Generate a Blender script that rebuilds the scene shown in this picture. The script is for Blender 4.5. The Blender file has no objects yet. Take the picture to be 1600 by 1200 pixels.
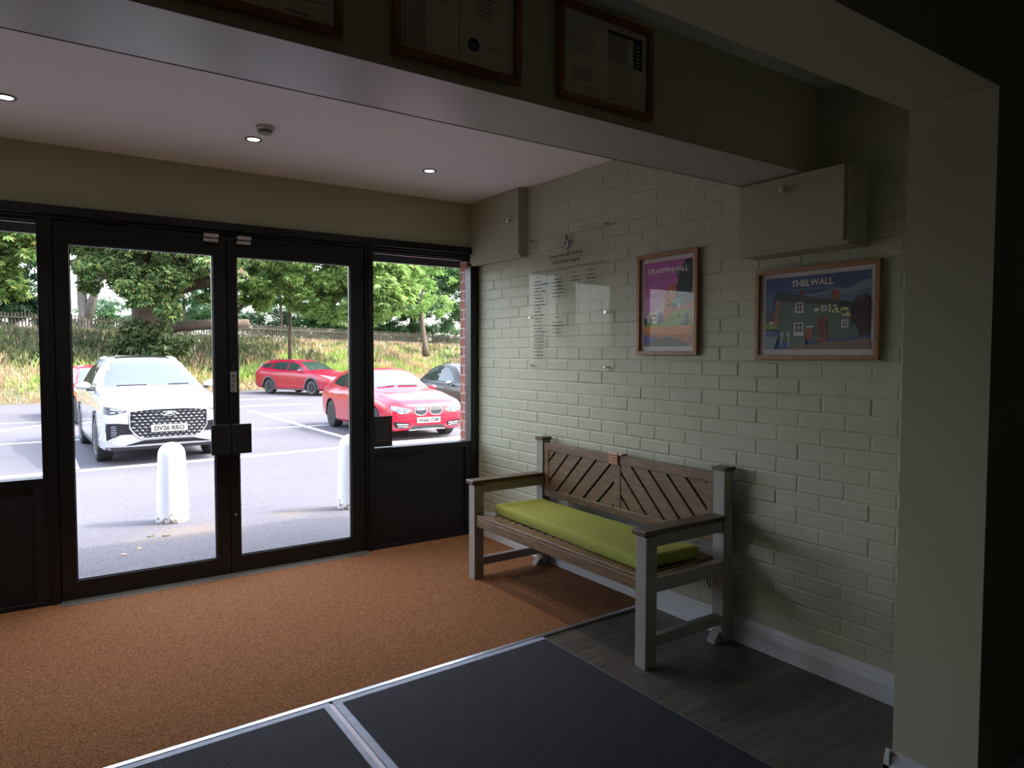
import bpy, bmesh, math, random
import numpy as np
from mathutils import Vector, Matrix
from mathutils.bvhtree import BVHTree

# ------------------------------------------------------------------ camera, sky, sun, exposure
S = bpy.context.scene
COL = S.collection
cam_data = bpy.data.cameras.new('camera')
cam_data.sensor_width = 36.0
cam_data.lens = 36.0 * 1078.4 / 1600.0
cam_data.clip_start = 0.05
cam_data.clip_end = 500
cam = bpy.data.objects.new('camera', cam_data)
COL.objects.link(cam)
YAW, PITCH, ROLL = 0.6003, 0.0444, 0.0013
fwd = Vector((math.sin(YAW)*math.cos(PITCH), math.cos(YAW)*math.cos(PITCH), -math.sin(PITCH)))
r0 = Vector((math.cos(YAW), -math.sin(YAW), 0.0))
u0 = r0.cross(fwd)
rt = r0*math.cos(ROLL) + u0*math.sin(ROLL)
upv = u0*math.cos(ROLL) - r0*math.sin(ROLL)
cam.matrix_world = Matrix(((rt.x, upv.x, -fwd.x, 0.0), (rt.y, upv.y, -fwd.y, 0.0), (rt.z, upv.z, -fwd.z, 1.45), (0, 0, 0, 1)))
S.camera = cam

S.view_settings.view_transform = 'Standard'
S.view_settings.look = 'None'
S.view_settings.gamma = 1.0
S.view_settings.exposure = 1.38
S.view_settings.use_curve_mapping = False

SUN_EL = math.radians(46)
SUN_AZ = math.atan2(-0.42, 0.91)            # direction towards the sun, from +X
w = bpy.data.worlds.new('sky'); S.world = w; w.use_nodes = True
nt = w.node_tree; nt.nodes.clear()
sky = nt.nodes.new('ShaderNodeTexSky'); sky.sky_type = 'NISHITA'
sky.sun_disc = False; sky.sun_elevation = SUN_EL; sky.sun_rotation = math.pi/2 - SUN_AZ
sky.air_density = 1.0; sky.dust_density = 3.0; sky.ozone_density = 1.0
bgn = nt.nodes.new('ShaderNodeBackground'); bgn.inputs[1].default_value = 0.60
out = nt.nodes.new('ShaderNodeOutputWorld')
hsv = nt.nodes.new('ShaderNodeHueSaturation'); hsv.inputs['Saturation'].default_value = 0.55
nt.links.new(sky.outputs[0], hsv.inputs['Color']); nt.links.new(hsv.outputs[0], bgn.inputs[0]); nt.links.new(bgn.outputs[0], out.inputs[0])

sun_d = bpy.data.lights.new('sun', 'SUN'); sun_d.energy = 2.3; sun_d.angle = math.radians(0.6); sun_d.color = (1.0, 0.95, 0.87)
sun = bpy.data.objects.new('sun', sun_d); COL.objects.link(sun)
sd = Vector((math.cos(SUN_AZ)*math.cos(SUN_EL), math.sin(SUN_AZ)*math.cos(SUN_EL), math.sin(SUN_EL)))
sun.rotation_euler = sd.to_track_quat('Z', 'Y').to_euler(); sun.location = (10, -5, 30)

# ------------------------------------------------------------------ helpers
random.seed(7)
ORG = {}

def lin(c):
    return tuple(((v/255.0)/12.92 if v/255.0 <= 0.04045 else ((v/255.0+0.055)/1.055)**2.4) for v in c)

def mat(name, rgb, rough=0.6, metal=0.0, spec=0.5, noise=0.0, nscale=8.0, bump=0.0, bscale=60.0, coat=0.0, emit=None, estr=1.0, nstretch=None, rgb2=None):
    m = bpy.data.materials.new(name); m.use_nodes = True
    n = m.node_tree.nodes; l = m.node_tree.links; b = n['Principled BSDF']
    c = (*lin(rgb), 1)
    b.inputs['Base Color'].default_value = c
    b.inputs['Roughness'].default_value = rough; b.inputs['Metallic'].default_value = metal
    b.inputs['Specular IOR Level'].default_value = spec; b.inputs['Coat Weight'].default_value = coat
    b.inputs['Coat Roughness'].default_value = 0.04
    if emit:
        b.inputs['Emission Color'].default_value = (*emit, 1); b.inputs['Emission Strength'].default_value = estr
    tc = n.new('ShaderNodeTexCoord'); mp = n.new('ShaderNodeMapping')
    l.new(tc.outputs['Object'], mp.inputs[0])
    if nstretch: mp.inputs['Scale'].default_value = nstretch
    if noise > 0 or rgb2:
        t = n.new('ShaderNodeTexNoise'); t.inputs['Scale'].default_value = nscale; t.inputs['Detail'].default_value = 6
        l.new(mp.outputs[0], t.inputs['Vector'])
        mx = n.new('ShaderNodeMix'); mx.data_type = 'RGBA'
        if rgb2: c2 = (*lin(rgb2), 1); c1 = c
        else:
            c1 = (*[v*(1-noise) for v in c[:3]], 1); c2 = (*[min(1, v*(1+noise)) for v in c[:3]], 1)
        mx.inputs[6].default_value = c1; mx.inputs[7].default_value = c2
        rp = n.new('ShaderNodeMapRange'); rp.inputs[1].default_value = 0.3; rp.inputs[2].default_value = 0.7
        l.new(t.outputs[0], rp.inputs[0]); l.new(rp.outputs[0], mx.inputs[0]); l.new(mx.outputs[2], b.inputs['Base Color'])
    if bump > 0:
        t2 = n.new('ShaderNodeTexNoise'); t2.inputs['Scale'].default_value = bscale; t2.inputs['Detail'].default_value = 4
        l.new(mp.outputs[0], t2.inputs['Vector'])
        bp = n.new('ShaderNodeBump'); bp.inputs['Strength'].default_value = bump; bp.inputs['Distance'].default_value = 0.01
        l.new(t2.outputs[0], bp.inputs['Height']); l.new(bp.outputs[0], b.inputs['Normal'])
    return m

def glass_mat(name, tint=(1, 1, 1), refl=1.0, ior=1.45):
    m = bpy.data.materials.new(name); m.use_nodes = True
    n = m.node_tree.nodes; l = m.node_tree.links; n.clear()
    o = n.new('ShaderNodeOutputMaterial'); mx = n.new('ShaderNodeMixShader')
    tr = n.new('ShaderNodeBsdfTransparent'); tr.inputs[0].default_value = (*tint, 1)
    gl = n.new('ShaderNodeBsdfGlossy'); gl.inputs['Roughness'].default_value = 0.0
    fr = n.new('ShaderNodeFresnel'); fr.inputs[0].default_value = ior
    mu = n.new('ShaderNodeMath'); mu.operation = 'MULTIPLY'; mu.inputs[1].default_value = refl
    ge = n.new('ShaderNodeNewGeometry'); mi = n.new('ShaderNodeMapRange')      # same reflectance from either side of the thin sheet
    mi.inputs[3].default_value = ior; mi.inputs[4].default_value = 1.0/ior
    l.new(ge.outputs['Backfacing'], mi.inputs[0]); l.new(mi.outputs[0], fr.inputs[0])
    l.new(fr.outputs[0], mu.inputs[0]); l.new(mu.outputs[0], mx.inputs[0])
    l.new(tr.outputs[0], mx.inputs[1]); l.new(gl.outputs[0], mx.inputs[2]); l.new(mx.outputs[0], o.inputs[0])
    return m

def leaf_mat(name, cols, transl=0.45, rough=0.5):
    """foliage: every leaf island gets its own colour of the ramp, light shines through"""
    m = bpy.data.materials.new(name); m.use_nodes = True
    n = m.node_tree.nodes; l = m.node_tree.links; n.clear()
    o = n.new('ShaderNodeOutputMaterial'); mx = n.new('ShaderNodeMixShader'); mx.inputs[0].default_value = transl
    g = n.new('ShaderNodeNewGeometry'); cr = n.new('ShaderNodeValToRGB')
    e = cr.color_ramp.elements
    for i, c in enumerate(cols):
        p = i/(len(cols)-1)
        if i == 0: el = e[0]; el.position = 0
        elif i == len(cols)-1: el = e[-1]; el.position = 1
        else: el = e.new(p)
        el.color = (*lin(c), 1)
    l.new(g.outputs['Random Per Island'], cr.inputs[0])
    d = n.new('ShaderNodeBsdfPrincipled'); d.inputs['Roughness'].default_value = rough; d.inputs['Specular IOR Level'].default_value = 0.35
    t = n.new('ShaderNodeBsdfTranslucent')
    l.new(cr.outputs[0], d.inputs['Base Color']); l.new(cr.outputs[0], t.inputs[0])
    l.new(d.outputs[0], mx.inputs[1]); l.new(t.outputs[0], mx.inputs[2]); l.new(mx.outputs[0], o.inputs[0])
    return m

def tag(o, label=None, cat=None, group=None, kind=None):
    if label: o['label'] = label
    if cat: o['category'] = cat
    if group: o['group'] = group
    if kind: o['kind'] = kind
    return o

def empty(name, loc, label=None, cat=None, group=None, kind=None, rz=0.0):
    o = bpy.data.objects.new(name, None); COL.objects.link(o)
    o.location = loc; o.rotation_euler = (0, 0, rz); o.empty_display_size = 0.1
    ORG[o.name] = Vector(loc) if rz == 0.0 else Vector((0, 0, 0))
    return tag(o, label, cat, group, kind)

def copy_tree(o, parent=None):
    c = o.copy(); COL.objects.link(c)
    if parent: c.parent = parent
    for ch in list(o.children): copy_tree(ch, c)
    return c

class MB:
    """collects faces; build() links them as ONE mesh object"""
    def __init__(s): s.v = []; s.f = []; s.m = []; s.mi = 0
    def mat(s, i): s.mi = i; return s
    def face(s, pts):
        k = len(s.v); s.v += [tuple(p) for p in pts]; s.f.append(tuple(range(k, k+len(pts)))); s.m.append(s.mi)
    def mesh(s, vs, fs):
        k = len(s.v); s.v += [tuple(p) for p in vs]
        for f in fs: s.f.append(tuple(i+k for i in f)); s.m.append(s.mi)
    def box(s, x0, x1, y0, y1, z0, z1):
        vs = [(x0,y0,z0),(x1,y0,z0),(x1,y1,z0),(x0,y1,z0),(x0,y0,z1),(x1,y0,z1),(x1,y1,z1),(x0,y1,z1)]
        s.mesh(vs, [(0,3,2,1),(4,5,6,7),(0,1,5,4),(1,2,6,5),(2,3,7,6),(3,0,4,7)]); return s
    def cbox(s, x0, x1, y0, y1, z0, z1, c=0.004):
        """box with chamfered edges"""
        bm = bmesh.new()
        bmesh.ops.create_cube(bm, size=1.0)
        for v in bm.verts:
            v.co = Vector(((x0+x1)/2+v.co.x*(x1-x0), (y0+y1)/2+v.co.y*(y1-y0), (z0+z1)/2+v.co.z*(z1-z0)))
        c = min(c, 0.45*min(abs(x1-x0), abs(y1-y0), abs(z1-z0)))
        bmesh.ops.bevel(bm, geom=list(bm.edges), offset=c, segments=2, profile=0.5, affect='EDGES')
        s.bm(bm); return s
    def bm(s, bm, mtx=None):
        bm.verts.index_update()
        vs = [tuple(mtx @ v.co if mtx else v.co) for v in bm.verts]
        s.mesh(vs, [tuple(v.index for v in f.verts) for f in bm.faces]); bm.free()
    def prism(s, pts, plane, h0, h1):
        """pts 2D polygon (ccw) on plane (o,ex,ey,en) from height h0 to h1"""
        o, ex, ey, en = [Vector(q) for q in plane]
        a = [o+ex*p[0]+ey*p[1]+en*h0 for p in pts]; b = [o+ex*p[0]+ey*p[1]+en*h1 for p in pts]
        n = len(pts)
        s.mesh(a+b, [tuple(range(n))[::-1], tuple(range(n, 2*n))]+[(i, (i+1) % n, n+(i+1) % n, n+i) for i in range(n)])
        return s
    def lathe(s, prof, axis=((0,0,0),(0,0,1)), n=24, cap=True):
        """prof: list of (r, t) along axis"""
        o = Vector(axis[0]); a = Vector(axis[1]).normalized()
        u = a.orthogonal().normalized(); v = a.cross(u)
        rings = []; vs = []; fs = []
        for r, t in prof:
            k = len(vs)
            for i in range(n):
                an = 2*math.pi*i/n
                vs.append(o+a*t+(u*math.cos(an)+v*math.sin(an))*r)
            rings.append(k)
        for p, q in zip(rings, rings[1:]):
            for i in range(n): fs.append((p+i, p+(i+1) % n, q+(i+1) % n, q+i))
        if cap:
            fs.append(tuple(range(rings[0], rings[0]+n))[::-1]); fs.append(tuple(range(rings[-1], rings[-1]+n)))
        s.mesh(vs, fs); return s
    def tube(s, pts, rad, n=10):
        pts = [Vector(p) for p in pts]
        if not hasattr(rad, '__len__'): rad = [rad]*len(pts)
        vs = []; fs = []; u = None
        for i, p in enumerate(pts):
            d = (pts[min(i+1, len(pts)-1)]-pts[max(i-1, 0)]).normalized()
            u = (u-d*u.dot(d)).normalized() if u else d.orthogonal().normalized()
            v = d.cross(u)
            for k in range(n):
                an = 2*math.pi*k/n; vs.append(p+(u*math.cos(an)+v*math.sin(an))*rad[i])
        for i in range(len(pts)-1):
            for k in range(n): fs.append((i*n+k, i*n+(k+1) % n, (i+1)*n+(k+1) % n, (i+1)*n+k))
        fs.append(tuple(range(n))[::-1]); fs.append(tuple(range((len(pts)-1)*n, len(pts)*n)))
        s.mesh(vs, fs); return s
    def build(s, name, mats, parent=None, smooth=False, local=False, bevel=0.0, angle=None):
        me = bpy.data.meshes.new(name)
        v = np.array(s.v, dtype=float).reshape(-1, 3)
        if parent is not None:
            o = Vector((0, 0, 0)) if local else ORG.get(parent.name, Vector((0, 0, 0)))
        else:
            mn = v.min(0); mx = v.max(0); o = Vector(((mn[0]+mx[0])/2, (mn[1]+mx[1])/2, mn[2]))
        v = v-np.array(o)
        me.from_pydata(v.tolist(), [], s.f)
        if not isinstance(mats, (list, tuple)): mats = [mats]
        for m in mats: me.materials.append(m)
        me.polygons.foreach_set('material_index', s.m)
        if smooth:
            me.polygons.foreach_set('use_smooth', [True]*len(s.f))
        me.update()
        if smooth and angle:
            try: me.set_sharp_from_angle(angle=angle)
            except Exception: pass
        ob = bpy.data.objects.new(name, me); COL.objects.link(ob)
        if parent is not None:
            ob.parent = parent; ORG[ob.name] = o
        else:
            ob.location = o; ORG[ob.name] = Vector(o)
        if bevel > 0:
            bv = ob.modifiers.new('bevel', 'BEVEL'); bv.width = bevel; bv.segments = 2; bv.limit_method = 'ANGLE'
        return ob

_txt = {}
def text_geo(body, bold=0.0):
    """mesh of a text in its own plane, x and y from 0, height normalised by cap height"""
    key = (body, bold)
    if key not in _txt:
        cu = bpy.data.curves.new('t', 'FONT'); cu.body = body; cu.size = 1.0; cu.offset = bold; cu.resolution_u = 3
        ob = bpy.data.objects.new('t', cu); COL.objects.link(ob)
        dg = bpy.context.evaluated_depsgraph_get()
        me = bpy.data.meshes.new_from_object(ob.evaluated_get(dg))
        vs = [(v.co.x, v.co.y) for v in me.vertices]; fs = [tuple(p.vertices) for p in me.polygons]
        bpy.data.objects.remove(ob); bpy.data.meshes.remove(me); bpy.data.curves.remove(cu)
        _txt[key] = (vs, fs)
    return _txt[key]

def add_text(mb, body, plane, u0, v0, width, height, h=0.001, bold=0.0):
    """fit text into the rectangle starting at (u0,v0) on the plane"""
    vs, fs = text_geo(body, bold)
    o, ex, ey, en = [Vector(q) for q in plane]
    xs = [p[0] for p in vs]; ys = [p[1] for p in vs]
    x0, x1, y0, y1 = min(xs), max(xs), min(ys), max(ys)
    mb.mesh([o+ex*(u0+(p[0]-x0)/(x1-x0)*width)+ey*(v0+(p[1]-y0)/(y1-y0)*height)+en*h for p in vs], fs)

def clip_poly(poly, x0, x1, y0, y1):
    def cl(pts, ins, inter):
        r = []
        for i, p in enumerate(pts):
            q = pts[(i+1) % len(pts)]
            if ins(p):
                r.append(p)
                if not ins(q): r.append(inter(p, q))
            elif ins(q): r.append(inter(p, q))
        return r
    def ix(X): return lambda p, q: (X, p[1]+(q[1]-p[1])*(X-p[0])/(q[0]-p[0]))
    def iy(Y): return lambda p, q: (p[0]+(q[0]-p[0])*(Y-p[1])/(q[1]-p[1]), Y)
    for ins, inter in ((lambda p: p[0] >= x0, ix(x0)), (lambda p: p[0] <= x1, ix(x1)), (lambda p: p[1] >= y0, iy(y0)), (lambda p: p[1] <= y1, iy(y1))):
        poly = cl(poly, ins, inter)
        if len(poly) < 3: return []
    return poly

# ------------------------------------------------------------------ materials
M = {}
M['wall'] = mat('sage_paint', (176, 175, 150), 0.75, noise=0.03, nscale=2, bump=0.03, bscale=120)
M['brickpaint'] = mat('sage_painted_brick', (174, 175, 154), 0.55, noise=0.04, nscale=14, bump=0.2, bscale=70)
M['ceil'] = mat('ceiling_paint', (236, 231, 235), 0.8)
M['white_gloss'] = mat('white_gloss_paint', (205, 205, 210), 0.35)
M['shadow_gap'] = mat('dark_shadow_gap', (50, 40, 40), 0.8)
M['soffit'] = mat('satin_paint', (168, 165, 162), 0.36, noise=0.03, nscale=3, bump=0.05, bscale=14)
M['black_alu'] = mat('black_aluminium', (12, 13, 16), 0.4, noise=0.1, nscale=3)
M['black_panel'] = mat('black_panel', (11, 14, 20), 0.5)
M['coir'] = mat('coir', (172, 122, 86), 0.95, rgb2=(96, 60, 38), nscale=150, bump=1.0, bscale=260, spec=0.1)
M['alu'] = mat('brushed_aluminium', (200, 203, 212), 0.3, metal=0.85, noise=0.1, nscale=20)
M['alu_dark'] = mat('dull_aluminium', (105, 105, 100), 0.5, metal=0.5)
M['rubber_grey'] = mat('grey_rubber', (150, 160, 186), 0.5, noise=0.15, nscale=30)
M['seat_white'] = mat('taupe_paint', (148, 142, 136), 0.45, noise=0.04, nscale=12)
M['wood'] = mat('stained_wood', (122, 96, 66), 0.4, rgb2=(84, 64, 44), nscale=5, nstretch=(12, 1.5, 12), bump=0.1, bscale=30)
M['wood_dark'] = mat('dark_stained_wood', (92, 72, 52), 0.4, rgb2=(62, 48, 36), nscale=5, nstretch=(1.5, 12, 12))
M['cushion'] = mat('lime_fabric', (140, 144, 56), 0.85, noise=0.06, nscale=6, bump=0.25, bscale=400)
M['oak'] = mat('oak_frame', (168, 126, 82), 0.5, rgb2=(138, 100, 62), nscale=6, nstretch=(6, 6, 6))
M['oak_dark'] = mat('brown_frame', (146, 98, 70), 0.5, rgb2=(116, 76, 54), nscale=6)
M['paper'] = mat('white_paper', (210, 204, 206), 0.7)
M['paper_cream'] = mat('cream_paper', (196, 192, 178), 0.7)
M['ink'] = mat('black_ink', (25, 25, 28), 0.6)
M['ink_grey'] = mat('grey_ink', (135, 132, 122), 0.6)
M['chrome'] = mat('chrome', (215, 218, 222), 0.12, metal=1.0)
M['white_plastic'] = mat('white_plastic', (205, 203, 200), 0.4)
M['glass'] = glass_mat('window_glass')
M['pic_glass'] = glass_mat('picture_glass', refl=0.3, ior=1.5)
M['acrylic'] = glass_mat('clear_acrylic', tint=(0.99, 0.992, 0.988), refl=0.18)
def floor_mat():
    m = mat('grey_wood_vinyl', (104, 98, 92), 0.45, rgb2=(72, 67, 62), nscale=3, nstretch=(1.2, 14, 1))
    n = m.node_tree.nodes; l = m.node_tree.links
    b = n['Principled BSDF']; src = b.inputs['Base Color'].links[0].from_socket
    tc = n.new('ShaderNodeTexCoord'); mp = n.new('ShaderNodeMapping')
    br = n.new('ShaderNodeTexBrick'); br.inputs['Scale'].default_value = 1.0; br.inputs['Brick Width'].default_value = 1.2
    br.inputs['Row Height'].default_value = 0.18; br.inputs['Mortar Size'].default_value = 0.0015
    br.inputs[1].default_value = (1, 1, 1, 1); br.inputs[2].default_value = (0.75, 0.75, 0.75, 1); br.inputs[3].default_value = (0.3, 0.3, 0.3, 1)
    l.new(tc.outputs['Object'], mp.inputs[0]); l.new(mp.outputs[0], br.inputs[0])
    mx = n.new('ShaderNodeMix'); mx.data_type = 'RGBA'; mx.blend_type = 'MULTIPLY'; mx.inputs[0].default_value = 1
    l.new(src, mx.inputs[6]); l.new(br.outputs[0], mx.inputs[7]); l.new(mx.outputs[2], b.inputs['Base Color'])
    return m
M['vinyl'] = floor_mat()
def ribbed_mat():
    m = mat('black_ribbed_carpet', (40, 42, 50), 0.8, spec=0.3)
    n = m.node_tree.nodes; l = m.node_tree.links; b = n['Principled BSDF']
    tc = n.new('ShaderNodeTexCoord'); wv = n.new('ShaderNodeTexWave'); wv.inputs['Scale'].default_value = 34; wv.bands_direction = 'X'
    wv.inputs['Distortion'].default_value = 0.6
    l.new(tc.outputs['Object'], wv.inputs[0]); cr = n.new('ShaderNodeValToRGB'); cr.color_ramp.elements[0].color = (*lin((22, 23, 28)), 1); cr.color_ramp.elements[1].color = (*lin((58, 61, 72)), 1); l.new(wv.outputs[0], cr.inputs[0]); l.new(cr.outputs[0], b.inputs['Base Color']); bp = n.new('ShaderNodeBump'); bp.inputs['Strength'].default_value = 0.9; bp.inputs['Distance'].default_value = 0.004
    l.new(wv.outputs[0], bp.inputs['Height']); l.new(bp.outputs[0], b.inputs['Normal'])
    return m
M['ribbed'] = ribbed_mat()
# ------------------------------------------------------------------ the room shell
D = 4.70; W = 2.886; ZC = 2.618
XL = -1.15
def struct(mb, name, mats, **k):
    return tag(mb.build(name, mats, **k), kind='structure')

struct(MB().box(-3.0, 5.0, -4.0, D+0.07, -0.12, 0.0), 'floor', M['vinyl'])
struct(MB().box(-3.2, 5.2, -4.2, D+0.28, ZC, 3.55), 'ceiling', M['ceil'])
struct(MB().box(XL, W+0.3, D, D+0.10, 2.272, ZC), 'wall_front', M['wall'])
struct(MB().box(-3.1, XL, 1.137, D+0.28, -0.12, ZC), 'wall_left', M['wall'])
struct(MB().box(-3.2, 5.2, -4.2, -4.0, 0, ZC), 'wall_back', M['wall'])
struct(MB().box(-3.2, -3.0, -4.0, 1.137, 0, ZC), 'wall_hall_left', M['wall'])
struct(MB().box(5.0, 5.2, -4.0, 1.137, 0, ZC), 'wall_hall_right', M['wall'])
struct(MB().box(2.32, 5.0, 0.885, 1.137, 0, ZC), 'wall_pier', M['wall'])

# painted brick wall: real bricks in stretcher bond standing proud of the joints
random.seed(3)
mb = MB()
mb.box(W+0.002, W+0.30, 1.137, D+0.28, -0.1, ZC)
bh, bl, jt = 0.0752, 0.225, 0.007
z = 0.127+0.004-bh
row = 0
while z < ZC:
    y = 1.137-(bl/2 if row % 2 else 0)+0.06-bl
    while y < D:
        a, b2 = max(y, 1.137)+jt/2, min(y+bl, D)-jt/2
        c0, c1 = max(z+jt/2, 0.0), min(z+bh-jt/2, ZC)
        if b2-a > 0.01 and c1-c0 > 0.008:
            dx = random.uniform(-0.0012, 0.0012); t1 = random.uniform(-0.0008, 0.0008); ch = 0.0045
            xo = W-0.0005+dx; xi = W+0.0025
            v = [(xi, a-.002, c0-.002), (xi, b2+.002, c0-.002), (xi, b2+.002, c1+.002), (xi, a-.002, c1+.002),
                 (xo+t1, a+ch, c0+ch), (xo-t1, b2-ch, c0+ch), (xo-t1, b2-ch, c1-ch), (xo+t1, a+ch, c1-ch)]
            mb.mesh(v, [(4, 7, 6, 5), (0, 4, 5, 1), (1, 5, 6, 2), (2, 6, 7, 3), (3, 7, 4, 0)])
        y += bl
    z += bh; row += 1
struct(mb, 'wall_right', M['brickpaint'])

# beams
struct(MB().box(XL, W, 1.786, 2.095, 2.241, ZC), 'trim_1', M['wall'])
struct(MB().box(XL, W-0.001, 1.784, 2.100, 2.235, 2.2415), 'trim_2', [M['soffit']])
struct(MB().box(XL, W-0.001, 2.0995, 2.106, 2.2345, 2.243), 'trim_10', M['shadow_gap'])  # solid strip coloured dark to stand in for the shade of a gap
struct(MB().box(-3.0, 2.32, 0.885, 1.137, 2.228, ZC), 'trim_3', M['wall'])

# skirting
def skirt(name, path, h=0.127):
    """profile swept along a straight run: path = (x0,y0,x1,y1,nx,ny)"""
    x0, y0, x1, y1, nx, ny = path
    prof = [(0.0, 0), (0.020, 0), (0.020, h*0.62), (0.017, h*0.66), (0.017, h*0.70), (0.013, h*0.74), (0.012, h*0.86), (0.008, h*0.90), (0.006, h), (0, h)]
    mb = MB(); k = len(prof)
    vs = [(x0+nx*d, y0+ny*d, zz) for d, zz in prof]+[(x1+nx*d, y1+ny*d, zz) for d, zz in prof]
    mb.mesh(vs, [tuple(range(k)), tuple(range(k, 2*k))[::-1]]+[(i, k+i, k+(i+1) % k, (i+1) % k) for i in range(k)])
    return struct(mb, name, M['white_gloss'])
skirt('baseboard_right', (W-0.001, 1.137, W-0.001, D-0.01, -1, 0))
skirt('baseboard_pier', (2.32, 0.86, 2.32, 1.157, -1, 0))
skirt('baseboard_pier_side', (2.30, 1.137, W-0.02, 1.137, 0, 1))
skirt('baseboard_pier_front', (2.30, 0.885, 5.0, 0.885, 0, -1))

# ------------------------------------------------------------------ shop front: windows and doors
FY0, FY1 = D-0.012, D+0.07
fm = M['black_alu']
mb = MB()
mb.cbox(XL, 2.80, FY0, FY1, 2.205, 2.272, 0.003)                     # head
mb.cbox(XL, 2.822, D-0.034, FY0+0.004, 2.222, 2.276, 0.006)          # projecting cap
mb.cbox(0.0, 0.072, FY0, FY1, 0.0, 2.21, 0.003)
mb.cbox(1.935, 1.998, FY0, FY1, 0.0, 2.21, 0.003)
mb.cbox(0.030, 0.052, FY0-0.012, FY0+0.002, 0.0, 2.2, 0.003)
mb.cbox(1.955, 1.975, FY0-0.012, FY0+0.002, 0.0, 2.2, 0.003)
mb.cbox(0.068, 1.94, FY0+0.02, FY1, 2.168, 2.21, 0.003)
mb.cbox(0.068, 0.090, D+0.050, FY1, 0.0, 2.21, 0.002); mb.cbox(1.918, 1.94, D+0.050, FY1, 0.0, 2.21, 0.002)
struct(mb, 'trim_9', fm)

def window(name, x0, x1, zs, jr):
    w_ = empty(name, ((x0+x1)/2, D, 0), kind='structure')
    mb = MB()
    mb.cbox(x0-0.002, x0+0.004, FY0+.01, FY1, zs, 2.21, 0.001)
    mb.cbox(x1, jr, FY0-0.004, FY1, 0.0, 2.137, 0.003)
    mb.cbox(x0-0.002, jr, FY0, FY1, zs-0.045, zs, 0.003)
    mb.cbox(x0-0.002, x1+0.01, FY0+0.02, FY1, 2.186, 2.21, 0.002)
    mb.cbox(x0-0.002, x1+0.01, FY0+0.045, FY1-0.01, 2.176, 2.186, 0.001)
    mb.build('window_frame', fm, w_)
    MB().box(x0, x1+0.005, D+0.025, D+0.031, zs-0.01, 2.19).build('window_pane', M['glass'], w_)
    p = MB(); p.cbox(x0-0.002, x1+0.005, FY0+0.02, FY1-0.01, 0.03, zs-0.04, 0.002)
    p.cbox(x0-0.002, jr-0.003, FY0, FY1, 0.0, 0.035, 0.002)
    p.cbox(x1-0.045, x1+0.003, FY0+0.002, FY1, 0.03, zs-0.04, 0.002)
    p.build('lower_panel', M['black_panel'], w_)
    s = MB(); s.cbox(x0, jr, FY1-0.005, FY1+0.05, zs-0.05, zs-0.012, 0.003); s.build('window_sill', M['alu_dark'], w_)
    return w_
window('window_1', XL+0.06, 0.0, 0.740, 0.003)
# left jamb of window 1
struct(MB().cbox(XL, XL+0.062, FY0, FY1, 0.0, 2.21, 0.003), 'trim_4', fm)
window('window_2', 1.998, 2.812, 0.755, W+0.002)

def door_leaf(name, x0, x1, gx0, gx1, hx0, hx1, contact, hinge_left):
    d_ = empty(name, ((x0+x1)/2, D, 0), kind='structure')
    y0, y1 = D+0.002, D+0.048
    mb = MB()
    mb.cbox(x0, gx0, y0, y1, 0.014, 2.168, 0.003); mb.cbox(gx1, x1, y0, y1, 0.014, 2.168, 0.003)
    mb.cbox(gx0-0.004, gx1+0.004, y0+.001, y1, 0.014, 0.122, 0.003); mb.cbox(gx0-0.004, gx1+0.004, y0+.001, y1, 2.073, 2.168, 0.003)
    if hinge_left: mb.cbox(0.985, 1.022, y1, y1+0.012, 0.014, 2.168, 0.002)
    mb.build('leaf_frame', fm, d_)
    g = MB()
    for a, b, c, e in ((gx0-.001, gx1+.001, 0.12, 0.128), (gx0-.001, gx1+.001, 2.067, 2.075), (gx0-.001, gx0+.006, 0.12, 2.075), (gx1-.006, gx1+.001, 0.12, 2.075)):
        g.box(a, b, y0+0.012, y1-0.01, c, e)
    g.build('glazing_bead', M['black_alu'], d_)
    MB().box(gx0, gx1, D+0.022, D+0.028, 0.121, 2.074).build('door_pane', M['glass'], d_)
    h = MB(); h.cbox(hx0, hx1, D-0.075, D-0.060, 0.805, 0.995, 0.003)
    for zz in (0.84, 0.96):
        h.lathe([(0.011, 0), (0.011, 0.066)], ((( (gx1+x1)/2 if hinge_left else (x0+gx0)/2), D-0.062, zz), (0, 1, 0)), 12)
    h.build('pull_handle', M['black_panel'], d_)
    c = MB(); c.cbox(contact, contact+0.086, D-0.040, D-0.012, 2.148, 2.168, 0.004); c.build('door_contact', M['white_plastic'], d_)
    return d_
dl = door_leaf('door_1', 0.076, 1.000, 0.153, 0.920, 0.880, 0.990, 0.862, True)
dr = door_leaf('door_2', 1.005, 1.932, 1.066, 1.830, 1.012, 1.124, 1.060, False)
for x_, par in ((0.862, dl), (1.060, dr)):
    MB().cbox(x_, x_+0.086, D-0.056, D-0.030, 2.174, 2.196, 0.004).build('frame_contact', M['white_plastic'], par)
# key cylinder, PULL sign
MB().lathe([(0.009, 0), (0.009, 0.012), (0.004, 0.013)], ((1.032, D+0.004, 0.40), (0, -1, 0)), 16).build('key_cylinder', M['chrome'], dr)
PD = lambda u, zz: ((u, D+0.002, zz), (1, 0, 0), (0, 0, 1), (0, -1, 0))
ps = MB().cbox(1.014, 1.054, D-0.002, D+0.003, 1.195, 1.330, 0.001).build('pull_sign', mat('grey_white_plastic', (112, 110, 114), 0.5), dr)
tx = MB()
for i, ch in enumerate('PULL'):
    add_text(tx, ch, PD(1.034, 1.300-i*0.031), -0.008, -0.009, 0.015 if ch != 'L' else 0.012, 0.018, 0.0052, 0.02)
tx.build('sign_lettering', M['ink'], ps)
tx = MB(); tx.box(1.026, 1.042, D-0.0005, D+0.0025, 1.362, 1.367).box(1.032, 1.036, D-0.0005, D+0.0025, 1.342, 1.364)
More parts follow.
